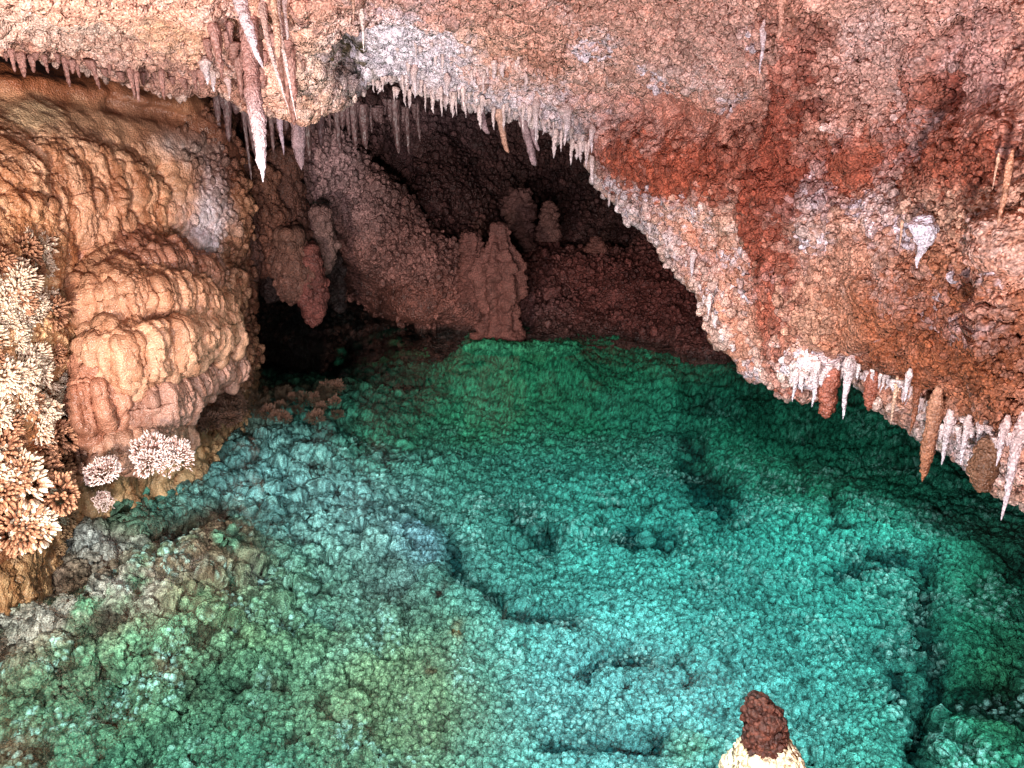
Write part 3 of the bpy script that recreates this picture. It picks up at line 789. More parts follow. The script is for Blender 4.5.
# cauliflower clumps (bigger and gappier on the left), then knobs, then buds
rows = p @ np.array([0.35, 0.94, 0])          # faint terraces across the pool
ter = np.sin((rows + 0.09 * fbm(p, 0.4, 351, 3)) / 0.11 * 2 * math.pi)
pa, r0 = popcorn(p * np.array([.8, 1, 1]), 0.105, 321)
pb, r1 = popcorn(p, 0.042, 323)
floor.push(0.085 * pa * (0.18 + 0.82 * left) + 0.013 * pb + 0.010 * ter + .016 * fbm(p, .07, 367, 3))
p = floor.flat()
pb, r1 = popcorn(p, 0.0225, 325)
floor.push(0.018 * pb)
p = floor.flat()
pc, r2 = popcorn(p, 0.0115, 327)
floor.push(0.006 * pc * (1 - sstep(4.5, 6, p[:, 1])))
p = floor.flat()
blobs = [
    (720, 580, 300, 190, 0, (78, 186, 174), 1.), (620, 700, 220, 130, 0, (134, 206, 210), .9), (600, 395, 240, 46, 0, (54, 164, 118), .9), (820, 450, 200, 60, 12, (54, 158, 124), .9),  # water tint and the lit cyan middle are put into the floor colour
    (990, 640, 70, 160, 0, (54, 150, 118), .85), (620, 352, 170, 20, 3, (84, 186, 132), .9), (520, 388, 60, 14, 0, (80, 150, 96), .7), (300, 520, 150, 75, 15, (150, 202, 210), .97), (380, 570, 50, 60, 0, (150, 190, 200), .7), (420, 560, 26, 22, 0, (130, 170, 205), .6),  # pale blue patch: sheen of the water painted on the floor
    (330, 620, 60, 12, 10, (110, 190, 205), .7), (360, 650, 40, 10, -20, (110, 200, 215), .6),
    (160, 660, 220, 120, -20, (108, 146, 116), .97), (400, 700, 110, 100, 0, (146, 170, 130), .9), (240, 640, 60, 14, 10, (120, 140, 100), .4), (70, 590, 110, 30, -15, (150, 118, 100), .95),
    (200, 535, 36, 22, -20, (96, 66, 48), .9), (90, 575, 60, 10, -8, (200, 190, 190), .9), (40, 600, 50, 40, 0, (150, 116, 106), .8), (110, 500, 80, 22, -20, (86, 140, 106), .8), (60, 525, 60, 14, -20, (70, 128, 96), .8),
    (150, 470, 60, 18, -15, (120, 80, 60), .9), (250, 455, 40, 14, 0, (90, 70, 54), .7), (260, 424, 60, 14, -10, (130, 90, 70), .9), (300, 398, 60, 20, 0, (92, 60, 46), .95),
    (300, 338, 130, 44, 0, (3, 6, 6), 1.), (270, 355, 60, 24, 0, (3, 6, 6), 1.), (355, 358, 60, 16, 0, (3, 6, 6), 1.), (405, 350, 95, 13, 0, (5, 8, 7), 1.), (340, 340, 8, 4, 0, (70, 170, 130), 1.), (440, 345, 60, 14, 0, (30, 28, 26), .8), (440, 362, 34, 4, 0, (66, 150, 100), .9), (385, 366, 24, 4, 0, (60, 150, 100), .8),  # darkness of the inlet and a small lit glint, painted on the floor
    (540, 368, 60, 5, 5, (40, 36, 34), .8), (330, 385, 40, 8, 0, (56, 120, 90), .5), (10, 750, 40, 30, 0, (130, 96, 80), .8), (180, 690, 14, 8, 0, (110, 80, 66), .7), (270, 685, 12, 8, 0, (90, 66, 56), .6),
    (490, 595, 9, 9, 0, (60, 14, 14), .9), (448, 606, 7, 7, 0, (70, 20, 18), .9), (452, 637, 9, 6, 0, (140, 84, 20), .8), (430, 665, 5, 4, 0, (120, 60, 30), .6),
    (470, 420, 90, 22, -10, (62, 150, 112), .7), (380, 440, 60, 20, 0, (60, 140, 110), .7), (1005, 700, 40, 70, 0, (70, 140, 100), .6), (690, 750, 30, 20, 0, (130, 190, 160), .7)]
c = paint(px + 14 * fbm(p, 0.3, 341, 3), py + 12 * fbm(p, 0.3, 347, 3), (76, 138, 116), blobs)
for pts_, w_, col_, st_ in [(SHELF, 34, (128, 96, 80), .95), (BROWNS, 16, (100, 66, 48), .9), (CRUST, 15, (206, 190, 184), .85)]:
    g_ = (np.exp(-(seg_dist(wx, wy, pts_) / w_) ** 2) * st_ * sstep(-.8, .2, fbm(p, .15, 369, 3)))[:, None]
    c = c * (1 - g_) + lin(col_) * g_
c = c * (0.75 + 0.5 * r1)[:, None]
c = c * (1 - 0.93 * crack[:, None] * np.array([1, .9, .88])) * (1 - .75 * line[:, None])
patchy = .5 + .5 * fbm(p, .35, 387, 3)
c = c * (.78 + .44 * np.clip(patchy, 0, 1))[:, None]
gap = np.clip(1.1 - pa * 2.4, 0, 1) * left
c = c * (1 - gap[:, None] * 0.82) + gap[:, None] * 0.14 * lin((96, 66, 56))  # brownish gaps between clumps, with crevice shade painted in
c = c * (1 - (np.clip(1.15 - pb * 1.7, 0, 1) * 0.76)[:, None])  # gaps between knobs darkened: shade put into the colour
hi = (sstep(.0, .6, fbm(p, 0.22, 357, 3)) * sstep(.55, .95, pb) * 0.6 * sstep(400, 480, py))[:, None]  # knob tops paled: highlights put into the colour
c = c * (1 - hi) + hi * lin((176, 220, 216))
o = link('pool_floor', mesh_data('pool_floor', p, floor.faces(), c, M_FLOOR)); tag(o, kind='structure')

wv = np.array([[-9, .3, 0], [9, .3, 0], [9, 11, 0], [-9, 11, 0]], float)
o = link('pool_water', mesh_data('pool_water', wv, np.array([[0, 1, 2, 3]]), None, M_WATER)); tag(o, kind='structure')


# ------------------------------------------------------------------ 5. lathe shapes: stalactites, stalagmites, pendants
def lathe(name, prof, hgt, colour_fn, mat, nseg=24, nrow=60, lump=0.0, lsize=0.03, lump2=0.0, lsize2=0.015, flute=0.0, bend=0.0, seed=0, wob=0.0, squash=1.0):
    """prof: [(t, r)] from t=0 (root) to 1 (tip); grows along -z for a stalactite when hgt < 0"""
    t = np.linspace(0, 1, nrow); tt = t
    r = np.interp(t, [a for a, _ in prof], [b for _, b in prof])
    ang = np.linspace(0, 2 * math.pi, nseg, endpoint=False)
    cx = bend * t ** 2 + wob * np.sin(t * 9 + seed); cy = wob * np.cos(t * 7 + seed * 2)
    X = cx[:, None] + r[:, None] * np.cos(ang); Y = cy[:, None] + r[:, None] * np.sin(ang) * squash
    Z = np.repeat((hgt * t)[:, None], nseg, 1)
    P = np.stack([X, Y, Z], 2)
    nrm = np.stack([np.cos(ang) + 0 * r[:, None], np.sin(ang) + 0 * r[:, None], np.zeros_like(X)], 2)
    fl = P.reshape(-1, 3) + seed * 3.7
    d = np.zeros(len(fl))
    k0 = np.ones(len(fl))
    if lump:
        a, k0 = popcorn(fl * np.array([1, 1, .6 if flute else 1]), lsize, 400 + seed); d += lump * a
    if lump2:
        b, _ = popcorn(fl, lsize2, 450 + seed); d += lump2 * b
    d += 0.15 * np.repeat(r, nseg) * fbm(fl, 0.08, 480 + seed, 2)
    if flute:
        d += flute * np.tile(np.cos(ang * 7 + seed), nrow) * np.repeat(np.sin(np.clip(t, 0, 1) * math.pi), nseg)
    d *= np.clip(np.repeat(r, nseg) / (r.max() * 0.35), 0.15, 1)
    dr_ = np.gradient(r, t * abs(hgt) + 1e-9)
    nz = np.repeat((-dr_ * np.sign(hgt))[:, None], nseg, 1)
    nz = np.clip(nz, -1.5, 1.5)
    nrm[..., 2] = nz
    nrm /= np.linalg.norm(nrm, axis=2, keepdims=True)
    P = P + nrm * d.reshape(nrow, nseg)[..., None]
    V = P.reshape(-1, 3)
    i = np.arange(nrow - 1)[:, None]; j = np.arange(nseg)[None, :]
    a = (i * nseg + j).ravel(); b = (i * nseg + (j + 1) % nseg).ravel()
    Fq = np.stack([a, b, b + nseg, a + nseg], 1)
    e = np.arange(nseg); nxt = (e + 1) % nseg
    Fq = np.vstack([Fq, np.stack([nxt, e, np.full(nseg, nrow * nseg + 1), np.full(nseg, nrow * nseg + 1)], 1)])
    if hgt < 0: Fq = Fq[:, ::-1]
    cc = colour_fn(np.repeat(t, nseg), V) * (0.85 + 0.3 * np.asarray(k0))[:, None]
    # close the tip and root
    V = np.vstack([V, [[cx[-1], cy[-1], hgt * 1.0]], [[0, 0, 0]]])
    cc = np.vstack([cc, cc[-1:], cc[:1]])
    q = Fq[:, 2] == Fq[:, 3]; q |= Fq[:, 0] == Fq[:, 1]
    T3 = np.vstack([Fq[~q][:, [0, 1, 2]], Fq[~q][:, [0, 2, 3]], np.array([[f for i_, f in enumerate(r) if f not in r[:i_]] for r in Fq[q].tolist()])])
    me = mesh_data(name, V, T3, cc, mat)
    return me


def grad(c0, c1, c2=None):
    def f(t, V):
        c0_, c1_ = lin(c0), lin(c1)
        if c2 is None:
            return c0_ + (c1_ - c0_) * t[:, None]
        c2_ = lin(c2)
        a = np.clip(t * 2, 0, 1)[:, None]; b = np.clip(t * 2 - 1, 0, 1)[:, None]
        return c0_ + (c1_ - c0_) * a + (c2_ - c1_) * b
    return f


ICICLE = [(0, 1.0), (.12, .72), (.35, .5), (.7, .3), (.93, .13), (1, .03)]
SODA = [(0, 1.0), (.1, .7), (.5, .6), (.9, .5), (.97, .35), (1, .05)]
CARROT = [(0, 1.0), (.3, .9), (.6, .8), (.8, .55), (.93, .25), (1, .04)]


FRM = (np.abs(row - .6) < .36)
_fx, _fy = chart(ceil.flat()[FRM]); _fY = ceil.flat()[FRM][:, 1]
DB = {}
_ix = np.floor(_fx / 4).astype(int); _iy = np.floor(_fy / 4).astype(int)
_k = (_ix + 500) * 2000 + _iy + 500
_o = np.lexsort((_fY, _k)); _k = _k[_o]; _v = _fY[_o]
_u, _first = np.unique(_k, return_index=True)
DB = dict(zip(_u.tolist(), _v[_first].tolist()))


def surfY(x, y):
    b = 99.0
    for ax in (0, -1, 1):
        k = (int(math.floor(x / 4)) + ax + 500) * 2000 + int(math.floor(y / 4)) + 500
        b = min(b, DB.get(k, 99.0))
    return b


def snapY(x, y0, y1, Y, r):
    m = surfY(x, max(y0, -75))
    return min(Y, m - .35 * r) if m < 90 else Y


def stalactite(px_, py0, py1, wpx, Y, cols, prof=ICICLE, label='', group=None, lean=0.0, lump=.15, seed=None, name='stalactite', sink=0.25, snap=True):
    if snap == 'body': Y = min([Y] + [surfY(px_, y) - wpx * .5 * Y / F for y in np.linspace(y0 if False else py0, py1, 9)])
    elif snap: Y = snapY(px_, py0, py1, Y, wpx * .3 * Y / F)
    a = at(px_, py0, Y); b = at(px_, py1, Y)
    length = float(a[2] - b[2]); rad = wpx * 0.5 * Y / F
    seed = seed if seed is not None else int(abs(px_ * 3 + py0)) % 97
    full = length * (1 + sink)
    pr = [(0, prof[0][1] * rad * (.3 if snap else 1.15))] + [(sink / (1 + sink) + t / (1 + sink), r * rad) for t, r in prof]
    big = wpx > 9
    me = lathe(name, pr, -full, grad(*cols), M_STAL, 20 if big else 10, 70 if big else 26, lump=rad * lump, lsize=max(rad * .7, .012), lump2=rad * lump * .4 if big else 0, lsize2=max(rad * .3, .008), bend=lean * length, seed=seed, wob=rad * .1)
    o = link(name, me); o.location = (float(a[0]), float(a[1]), float(a[2] + length * sink))
    return tag(o, label, 'stalactite', group)


PK = ((160, 118, 110), (146, 104, 98), (206, 194, 202)); PK2 = ((150, 104, 96), (140, 96, 88)); WH = ((196, 166, 160), (208, 196, 204)); MV = ((150, 120, 122), (160, 134, 140))
RD = ((150, 84, 66), (140, 76, 58)); TN = ((206, 160, 130), (200, 160, 140)); DK = ((92, 66, 64), (84, 60, 58)); BR = ((140, 84, 60), (126, 74, 52))
S = stalactite
# the cluster on the left of the ceiling
S(247, 20, 182, 15, 4.55, PK, CARROT, 'longest stalactite, pink with a crusty white tip, hanging left of the dark hollow', lump=.25)
S(232, -30, 68, 20, 3.9, ((190, 150, 144), (206, 180, 180), (206, 194, 202)), ICICLE, 'thick leaning pink stalactite with white tip just above the longest one', lean=.25, lump=.25)
S(250, 36, 90, 8, 4.3, PK2, SODA, 'slim reddish stalactite touching the right side of the longest stalactite')
S(262, 10, 110, 9, 4.5, ((196, 156, 148), (210, 180, 176)), ICICLE, 'thin pink stalactite leaning right behind the longest one', lean=.2)
S(276, 0, 120, 8, 4.5, ((200, 166, 160), (214, 186, 180)), ICICLE, 'thin pale stalactite second to the right of the longest one', lean=.1)
S(278, 95, 155, 10, 4.9, ((140, 112, 116), (170, 150, 164)), ICICLE, 'greyish mauve stalactite behind the pale block, right of the longest one', snap=False)
S(272, -20, 58, 10, 3.9, TN, SODA, 'tan pipe shaped stalactite at the top edge beside the pale block')
S(205, 62, 85, 12, 4.7, WH, ICICLE, 'stubby white stalactite below the white twig left of the longest one')
S(212, 72, 92, 9, 4.7, WH, ICICLE, 'small white stalactite left of the longest one, beside the stubby white pair')
S(228, 80, 100, 7, 4.7, ((190, 160, 156), (200, 170, 168)), ICICLE, 'short pinkish stalactite just left of the longest one')
S(296, 105, 170, 14, 5.3, MV, CARROT, 'mauve stalactite like a rod in shadow under the pale block', snap=False)
S(80, -10, 17, 9, 3.6, TN, ICICLE, 'cream stalactite alone on the pale ceiling at the upper left corner')
S(362, 15, 52, 5, 4.2, ((214, 190, 180), (226, 214, 210)), ICICLE, 'thin cream stalactite in front of the olive hollow of the ceiling')
S(352, -15, 22, 6, 4.0, TN, ICICLE, 'thin tan stalactite at the top edge above the olive hollow')
S(284, 0, 40, 6, 4.0, ((206, 170, 160), (216, 196, 190)), SODA, 'thin pink straw left of the pale block at the top edge')
# leaning ones under the middle rim
S(478, 100, 134, 10, 5.5, MV, SODA, 'blunt mauve stalactite leaning right, leftmost under the middle rim', lean=.3, snap=False)
S(500, 118, 153, 9, 5.5, ((200, 160, 144), (190, 140, 120)), SODA, 'tan stalactite leaning right between two mauve ones under the middle rim', lean=.25, snap=False)
S(524, 116, 166, 11, 5.5, MV, SODA, 'longest blunt mauve stalactite leaning right under the middle rim', lean=.25, snap=False)
S(530, 114, 151, 8, 5.5, MV, SODA, 'shorter mauve stalactite leaning right beside the longest one of the middle rim', lean=.25, snap=False)
S(536, 105, 142, 8, 5.45, WH, ICICLE, 'white stalactite with frilled tip at the right of the leaning mauve group', lump=.3)
S(567, 110, 137, 14, 5.3, WH, ICICLE, 'plump pink and white stalactite near the right end of the middle rim')
S(592, 130, 153, 8, 5.3, WH, ICICLE, 'small white stalactite at the right corner where the rim meets the overhang')
S(414, 70, 98, 9, 5.4, WH, ICICLE, 'white stalactite at the left of the middle rim, slightly apart')
S(447, 78, 97, 8, 5.5, WH, ICICLE, 'short white stalactite on the middle rim above the dark recess')
# on the hanging mass
S(925, 226, 268, 22, 2.62, ((222, 214, 226), (216, 206, 214), (226, 218, 226)), [(0, 1), (.25, .7), (.45, .3), (.8, .15), (1, .03)], 'broad white stalactite with needle tip on the face of the overhang', lump=.3)
S(903, 222, 252, 4, 2.7, TN, ICICLE, 'thin tan straw left of the broad white needle tipped stalactite')
S(1010, 165, 228, 6, 2.1, ((186, 132, 104), (180, 130, 106)), CARROT, 'long tan stalactite high at the right edge of the picture', lump=.2, snap='body')
S(998, 160, 190, 4, 2.15, TN, ICICLE, 'short tan stalactite beside the long tan one at the right edge', snap='body')
S(764, 30, 74, 7, 3.0, WH, ICICLE, 'white stalactite on the upper face of the overhang beside the vertical rib')
S(783, 0, 40, 8, 2.9, ((190, 140, 120), (186, 136, 118)), SODA, 'tan stalactite on the vertical rib at the top edge')
S(693, 255, 277, 8, 4.1, WH, ICICLE, 'small white stalactite on the left slope of the overhang')
S(710, 298, 316, 6, 3.9, WH, ICICLE, 'tiny white stalactite low on the left slope of the overhang')
# fringe at the right bottom
S(796, 375, 402, 8, 3.25, WH, ICICLE, 'white stalactite at the left end of the fringe under the overhang')
S(817, 370, 407, 10, 3.2, WH, ICICLE, 'white stalactite directly left of the dark red stub under the overhang')
S(831, 378, 418, 17, 3.3, RD, CARROT, 'dark red knobbly stub hanging between two white stalactites under the overhang', lump=.4)
S(850, 365, 419, 13, 3.15, WH, ICICLE, 'long white icicle stalactite between the two dark red stubs')
S(873, 378, 411, 12, 3.15, RD, CARROT, 'smaller dark red stub right of the long white icicle', lump=.3)
S(897, 385, 425, 8, 2.95, TN, ICICLE, 'slender tan stalactite right of the smaller dark red stub')
S(909, 375, 402, 8, 2.9, WH, ICICLE, 'short white stalactite near the middle of the overhang fringe')
S(918, 390, 435, 10, 2.8, BR, ICICLE, 'slender brown stalactite left of the thick brown one')
S(936, 405, 482, 13, 2.66, ((170, 120, 96), (140, 84, 56)), CARROT, 'thick brown stalactite hanging lowest beside the white icicles', lump=.3)
S(950, 420, 465, 12, 2.45, WH, ICICLE, 'leftmost of the bright white icicles at the lower right', lump=.2)
S(968, 425, 465, 10, 2.42, WH, ICICLE, 'second of the bright white icicles from the left at the lower right', lump=.2)
S(983, 425, 452, 13, 2.38, WH, ICICLE, 'shortest of the bright white icicles at the lower right', lump=.2)
S(1005, 425, 466, 11, 2.3, WH, ICICLE, 'slim bright white icicle left of the large one at the right edge', lump=.2)
S(1021, 430, 520, 15, 2.15, WH, ICICLE, 'largest bright white icicle cut by the right edge of the picture', lump=.2)
S(988, 450, 492, 26, 2.5, ((120, 84, 64), (110, 74, 54)), [(0, 1), (.5, .95), (.8, .6), (1, .1)], 'broad dull brown drapery hanging behind the bright white icicles', lump=.3)

# rows of small ones that nothing tells apart
protos = []
for k in range(6):
    L_ = 0.10
    me = lathe('small_stalactite', [(0, .008), (.12, .015), (.2, .013), (.4, .009), (.8, .005), (1, .001)], -L_, grad((206, 180, 174), (206, 190, 194)), M_STAL, 10, 30, lump=.007, lsize=.014, lump2=.003, lsize2=.007, bend=.006 * (k - 2), wob=.001 * k, seed=k)
    protos.append(me)
pinkp = [lathe('small_stalactite', [(0, .01), (.12, .018), (.25, .015), (.5, .011), (.85, .007), (1, .002)], -.10, grad((150, 110, 102), (140, 98, 90)), M_STAL, 9, 22, lump=.004, lsize=.014, bend=.004 * k, seed=k + 9) for k in range(4)]
darkp = [lathe('small_stalactite', [(0, .02), (.2, .016), (.5, .013), (.85, .009), (1, .002)], -.10, grad((96, 72, 72), (90, 66, 66)), M_STAL, 9, 22, lump=.004, lsize=.014, bend=.003 * k, seed=k + 19) for k in range(4)]


def fringe(poly, n, meshes, lpx, wsc, label, group, Yoff=0.0, jit=6):
    lens = [math.hypot(b[0] - a[0], b[1] - a[1]) for a, b in zip(poly[:-1], poly[1:])]
    tot = sum(lens)
    for k in range(n):
        s = (k + RNG.uniform(.1, .9)) / n * tot
        i = 0
        while i < len(lens) - 1 and s > lens[i]: s -= lens[i]; i += 1
        a, b = poly[i], poly[i + 1]; u = s / lens[i]
        x, y, Y = (a[q] + (b[q] - a[q]) * u for q in range(3))
        y += RNG.uniform(-jit, jit); Y += Yoff
        if meshes is not darkp: Y = snapY(x, y, y + 1, Y, -.004)
        L_ = (lpx[0] + (lpx[1] - lpx[0]) * RNG.random() ** 2.2) * Y / F
        o = link('stalactite', meshes[RNG.integers(len(meshes))])
        P_ = at(x, y, Y)
        o.location = (float(P_[0]), float(P_[1]), float(P_[2] + 0.012))
        w_ = wsc * RNG.uniform(.45, 1.35)
        o.scale = (w_, w_, (L_ + .012) / 0.10); o.rotation_euler = (RNG.uniform(-.06, .06), RNG.uniform(-.06, .06), RNG.uniform(0, 6.28))
        tag(o, label, 'stalactite', group)


fringe([(372, 80, 5.25), (410, 86, 5.4), (470, 98, 5.5), (530, 113, 5.5), (572, 134, 5.4), (592, 152, 5.25)], 76, protos, (4, 26), .85,
       'tiny white stalactite in the fringe along the middle rim above the dark recess', 'tiny white stalactites of the middle rim', jit=8)
fringe([(395, 50, 4.8), (470, 62, 4.9), (530, 80, 4.9)], 18, protos, (3, 20), .75,
       'tiny white stalactite on the whitish ceiling just above the middle rim', 'tiny white stalactites above the middle rim', jit=14)
fringe([(602, 190, 5.05), (640, 214, 4.65), (690, 268, 4.15), (722, 332, 3.8), (748, 372, 3.55)], 13, protos, (4, 12), .75,
       'tiny white stalactite along the slanting lower left edge of the overhang', 'tiny white stalactites of the slanting edge', jit=3)
fringe([(790, 378, 3.3), (850, 366, 3.15), (900, 385, 2.92), (935, 415, 2.75)], 44, protos, (5, 22), .7,
       'tiny white stalactite in the fringe under the overhang near the dark red stubs', 'tiny white stalactites under the overhang', jit=5)
fringe([(942, 425, 2.6), (985, 432, 2.45), (1030, 445, 2.2)], 20, protos, (5, 20), .6,
       'tiny white stalactite among the bright white icicles at the lower right', 'tiny white stalactites among the icicles', jit=9)
fringe([(200, 50, 4.4), (228, 40, 4.4), (246, 60, 4.5), (262, 50, 4.5), (284, 40, 4.4), (292, 90, 4.6)], 30, pinkp, (14, 60), 1.35,
       'slim pinkish stalactite in the dense cluster around the longest one', 'slim stalactites around the longest one', jit=22)
fringe([(0, 50, 3.95), (60, 58, 4.2), (120, 74, 4.5), (200, 78, 4.7)], 24, pinkp, (5, 26), 1.0,
       'short brown pink stalactite in the fringe between the ceiling and the flowstone mound', 'brown pink stalactites above the flowstone', jit=5)
fringe([(215, 95, 5.6), (240, 100, 5.7), (300, 108, 5.8), (345, 100, 5.8), (420, 110, 6.2)], 44, darkp, (12, 75), 1.7,
       'dim brown stalactite in the shadow behind the left and middle rim', 'dim stalactites in the shadow of the recess', jit=6)

# ------------------------------------------------------------------ 6. stalagmites and pendants of the back
def lump_thing(name, px_, py0, py1, Y, prof, cols, label, cat, up=True, lump=.03, lsize=.07, flute=0, nseg=48, nrow=90, squash=1, mat=None, seed=1, group=None):
    a = at(px_, py0, Y); b = at(px_, py1, Y)
    hgt = float(a[2] - b[2])                     # py0 above py1
    pr = [(t, r * Y / F) for t, r in prof]
    me = lathe(name, pr, hgt if up else -hgt, grad(*cols), mat or M_LUMP, nseg, nrow, lump=lump, lsize=lsize, lump2=lump * .4, lsize2=lsize * .45, flute=flute, seed=seed, squash=squash)
    o = link(name, me); q = b if up else a
    o.location = [float(v) for v in q]
    return tag(o, label, cat, group)


RB = ((112, 68, 60), (118, 74, 66), (112, 72, 66))
lump_thing('stalagmite', 500, 222, 340, 7.1, [(0, 25), (.06, 21), (.16, 16), (.24, 13), (.3, 15), (.38, 19), (.5, 22), (.62, 21), (.72, 16), (.8, 10), (.85, 7), (.91, 8), (.97, 6), (1, 1)], RB,
           'stout red brown stalagmite like a squat figure at the back edge of the pool', 'stalagmite', lump=.04, lsize=.07, flute=.035, squash=.8, nseg=90, nrow=130)
lump_thing('stalagmite', 472, 232, 300, 7.3, [(0, 13), (.4, 10), (.7, 7), (.82, 9), (.93, 8), (1, 1)], RB, 'thin knob topped stalagmite against the left side of the stout one', 'stalagmite', seed=3, lump=.045, lsize=.05)
lump_thing('stalagmite', 548, 201, 240, 8.4, [(0, 12), (.4, 9), (.7, 6), (.9, 4), (1, 1)], ((110, 76, 70), (104, 70, 64)), 'small cone shaped stalagmite in the dark recess right of the tall ones', 'stalagmite', seed=4, lump=.04, lsize=.06)
lump_thing('stalagmite', 519, 190, 250, 8.3, [(0, 14), (.3, 11), (.5, 8), (.65, 12), (.8, 9), (.92, 7), (1, 2)], ((90, 60, 56), (98, 66, 62)), 'knobbly column like stalagmite in the recess behind the stout one', 'stalagmite', seed=5, lump=.07, lsize=.07)
lump_thing('stalagmite', 596, 236, 252, 7.9, [(0, 11), (.5, 7), (.8, 4), (1, 1)], ((112, 70, 62), (112, 70, 62)), 'tiny stalagmite bump on the edge of the red slope', 'stalagmite', seed=6, lump=.03, lsize=.05)

for k, (x, y0, y1, w, Y, cs, lab) in enumerate([
    (258, 178, 272, 22, 6.2, ((124, 80, 62), (110, 66, 52)), 'brown knobbly pendant column under the white tip of the longest stalactite'),
    (232, 160, 290, 15, 6.0, ((96, 60, 50), (90, 54, 46)), 'narrow dark brown pendant against the right flank of the flowstone'),
    (283, 160, 258, 20, 6.4, ((104, 66, 54), (100, 62, 52)), 'dark brown knobbly pendant in the middle of the hanging group'),
    (290, 240, 300, 18, 6.1, ((124, 84, 70), (112, 72, 62)), 'rounded coral covered pendant ending above the black water'),
    (308, 255, 322, 14, 6.15, ((124, 70, 62), (118, 64, 58)), 'lowest reddish pendant dipping toward the black water'),
    (320, 215, 272, 12, 6.5, ((140, 104, 98), (150, 116, 108)), 'pinkish pendant with a pale drip at the right of the hanging group'),
    (270, 270, 300, 9, 6.5, ((70, 46, 42), (60, 40, 36)), 'thin dim pendant hanging in the mouth of the black hole'),
    (334, 262, 310, 8, 7.0, ((60, 42, 40), (54, 38, 36)), 'slim dark pendant at the back of the black hole')]):
    A_ = at(x, y0 - 6, Y); B_ = at(x, y1, Y); hgt = float(A_[2] - B_[2]); n = int(60 * (y1 - y0) * w / 300) + 120
    rg = np.random.default_rng(800 + k)
    t = rg.uniform(0, 1, n); an = rg.uniform(0, 2 * math.pi, n)
    wr = w * Y / F * np.interp(t, [0, .3, .6, .8, .93, 1], [.7, .85, 1, .85, .5, .12]) * (1 + .35 * vnoise(np.stack([t * 5 + k, np.cos(an) * 1.2, np.sin(an) * 1.2], 1), 810 + k))
    nn_ = np.stack([np.cos(an), np.sin(an), -.2 + 0 * an], 1)
    ps = np.stack([np.cos(an) * wr * .85, np.sin(an) * wr * .85, -hgt * t], 1)
    ps2 = np.stack([np.cos(an) * wr * .35, np.sin(an) * wr * .35, -hgt * t], 1)
    P_all = np.vstack([ps, ps2]); rr = np.r_[1.3 + 2.9 * rg.random(n) ** 1.6, rg.uniform(4, 7, n) * np.clip(wr * F / Y / 10, .3, 1.2)] * Y / F
    ck = lin(cs[0]) + (lin(cs[1]) - lin(cs[0])) * np.r_[t, t][:, None]
    o = link('coral_pendant', knob_mesh('coral_pendant', P_all, np.vstack([nn_, nn_]), rr, ck * .62, M_LUMP, 820 + k, 1.3))
    o.location = [float(v) for v in A_]; tag(o, lab, 'cave coral')


# ------------------------------------------------------------------ 7. spiky corals
def burst(name, n, r_core, l_spike, r_spike, c_in, c_tip, seed, half=0.15, elong=1.0):
    """ball of blunt crystal spikes"""
    rg = np.random.default_rng(seed)
    k = np.arange(n) + .5
    z = 1 - (1 + half) * k / n
    phi = k * 2.399963 + rg.uniform(-.2, .2, n)
    s = np.sqrt(np.clip(1 - z * z, 0, 1))
    D = np.stack([s * np.cos(phi), s * np.sin(phi), z], 1) + rg.normal(0, .09, (n, 3))
    D /= np.linalg.norm(D, axis=1, keepdims=True)
    bumpy = 1 + 0.55 * fbm(D * .5 + seed, .3, seed, 2)
    ns = 6
    prof = [(0, 1.0), (.45, 1.05), (.8, .8), (.95, .4)]
    V, Fq, Cc = [], [], []
    base = 0
    for q in range(n):
        d = D[q]; u = np.cross(d, [0.3, .5, .81]); u /= np.linalg.norm(u); v = np.cross(d, u)
        L_ = l_spike * rg.uniform(.6, 1.3); R_ = r_spike * rg.uniform(.7, 1.3); b0 = r_core * bumpy[q]
        fl = rg.uniform(.55, 1.0)
        a0 = rg.uniform(0, 6)
        for t, r in prof:
            for e in range(ns):
                a = a0 + e * 2 * math.pi / ns
                V.append(d * (b0 + L_ * t) + R_ * r * (u * math.cos(a) + v * math.sin(a) * fl)); Cc.append(t)
        V.append(d * (b0 + L_)); Cc.append(1.0)
        for w in range(len(prof) - 1):
            for e in range(ns):
                i0 = base + w * ns + e; i1 = base + w * ns + (e + 1) % ns
                Fq.append((i0, i1, i1 + ns, i0 + ns))
        tip = base + len(prof) * ns
        for e in range(ns):
            i0 = base + (len(prof) - 1) * ns + e; i1 = base + (len(prof) - 1) * ns + (e + 1) % ns
            Fq.append((i0, i1, tip, tip))
        base = tip + 1
    V = np.array(V) * np.array([1, 1, elong]); Cc = np.array(Cc)[:, None]
    cc = lin(c_in) * (1 - Cc) + lin(c_tip) * Cc
    bm_quads = np.array(Fq)
    me = bpy.data.meshes.new(name)
    faces = [tuple(f) if f[2] != f[3] else (f[0], f[1], f[2]) for f in bm_quads.tolist()]
    me.from_pydata(V.tolist(), [], faces)
    at_ = me.attributes.new('Col', 'FLOAT_COLOR', 'POINT')
    c4 = np.ones((len(V), 4), np.float32); c4[:, :3] = cc
    at_.data.foreach_set('color', c4.ravel())
    me.polygons.foreach_set('use_smooth', np.ones(len(me.polygons), bool))
    me.materials.append(M_SPIKE); me.update()
    return me


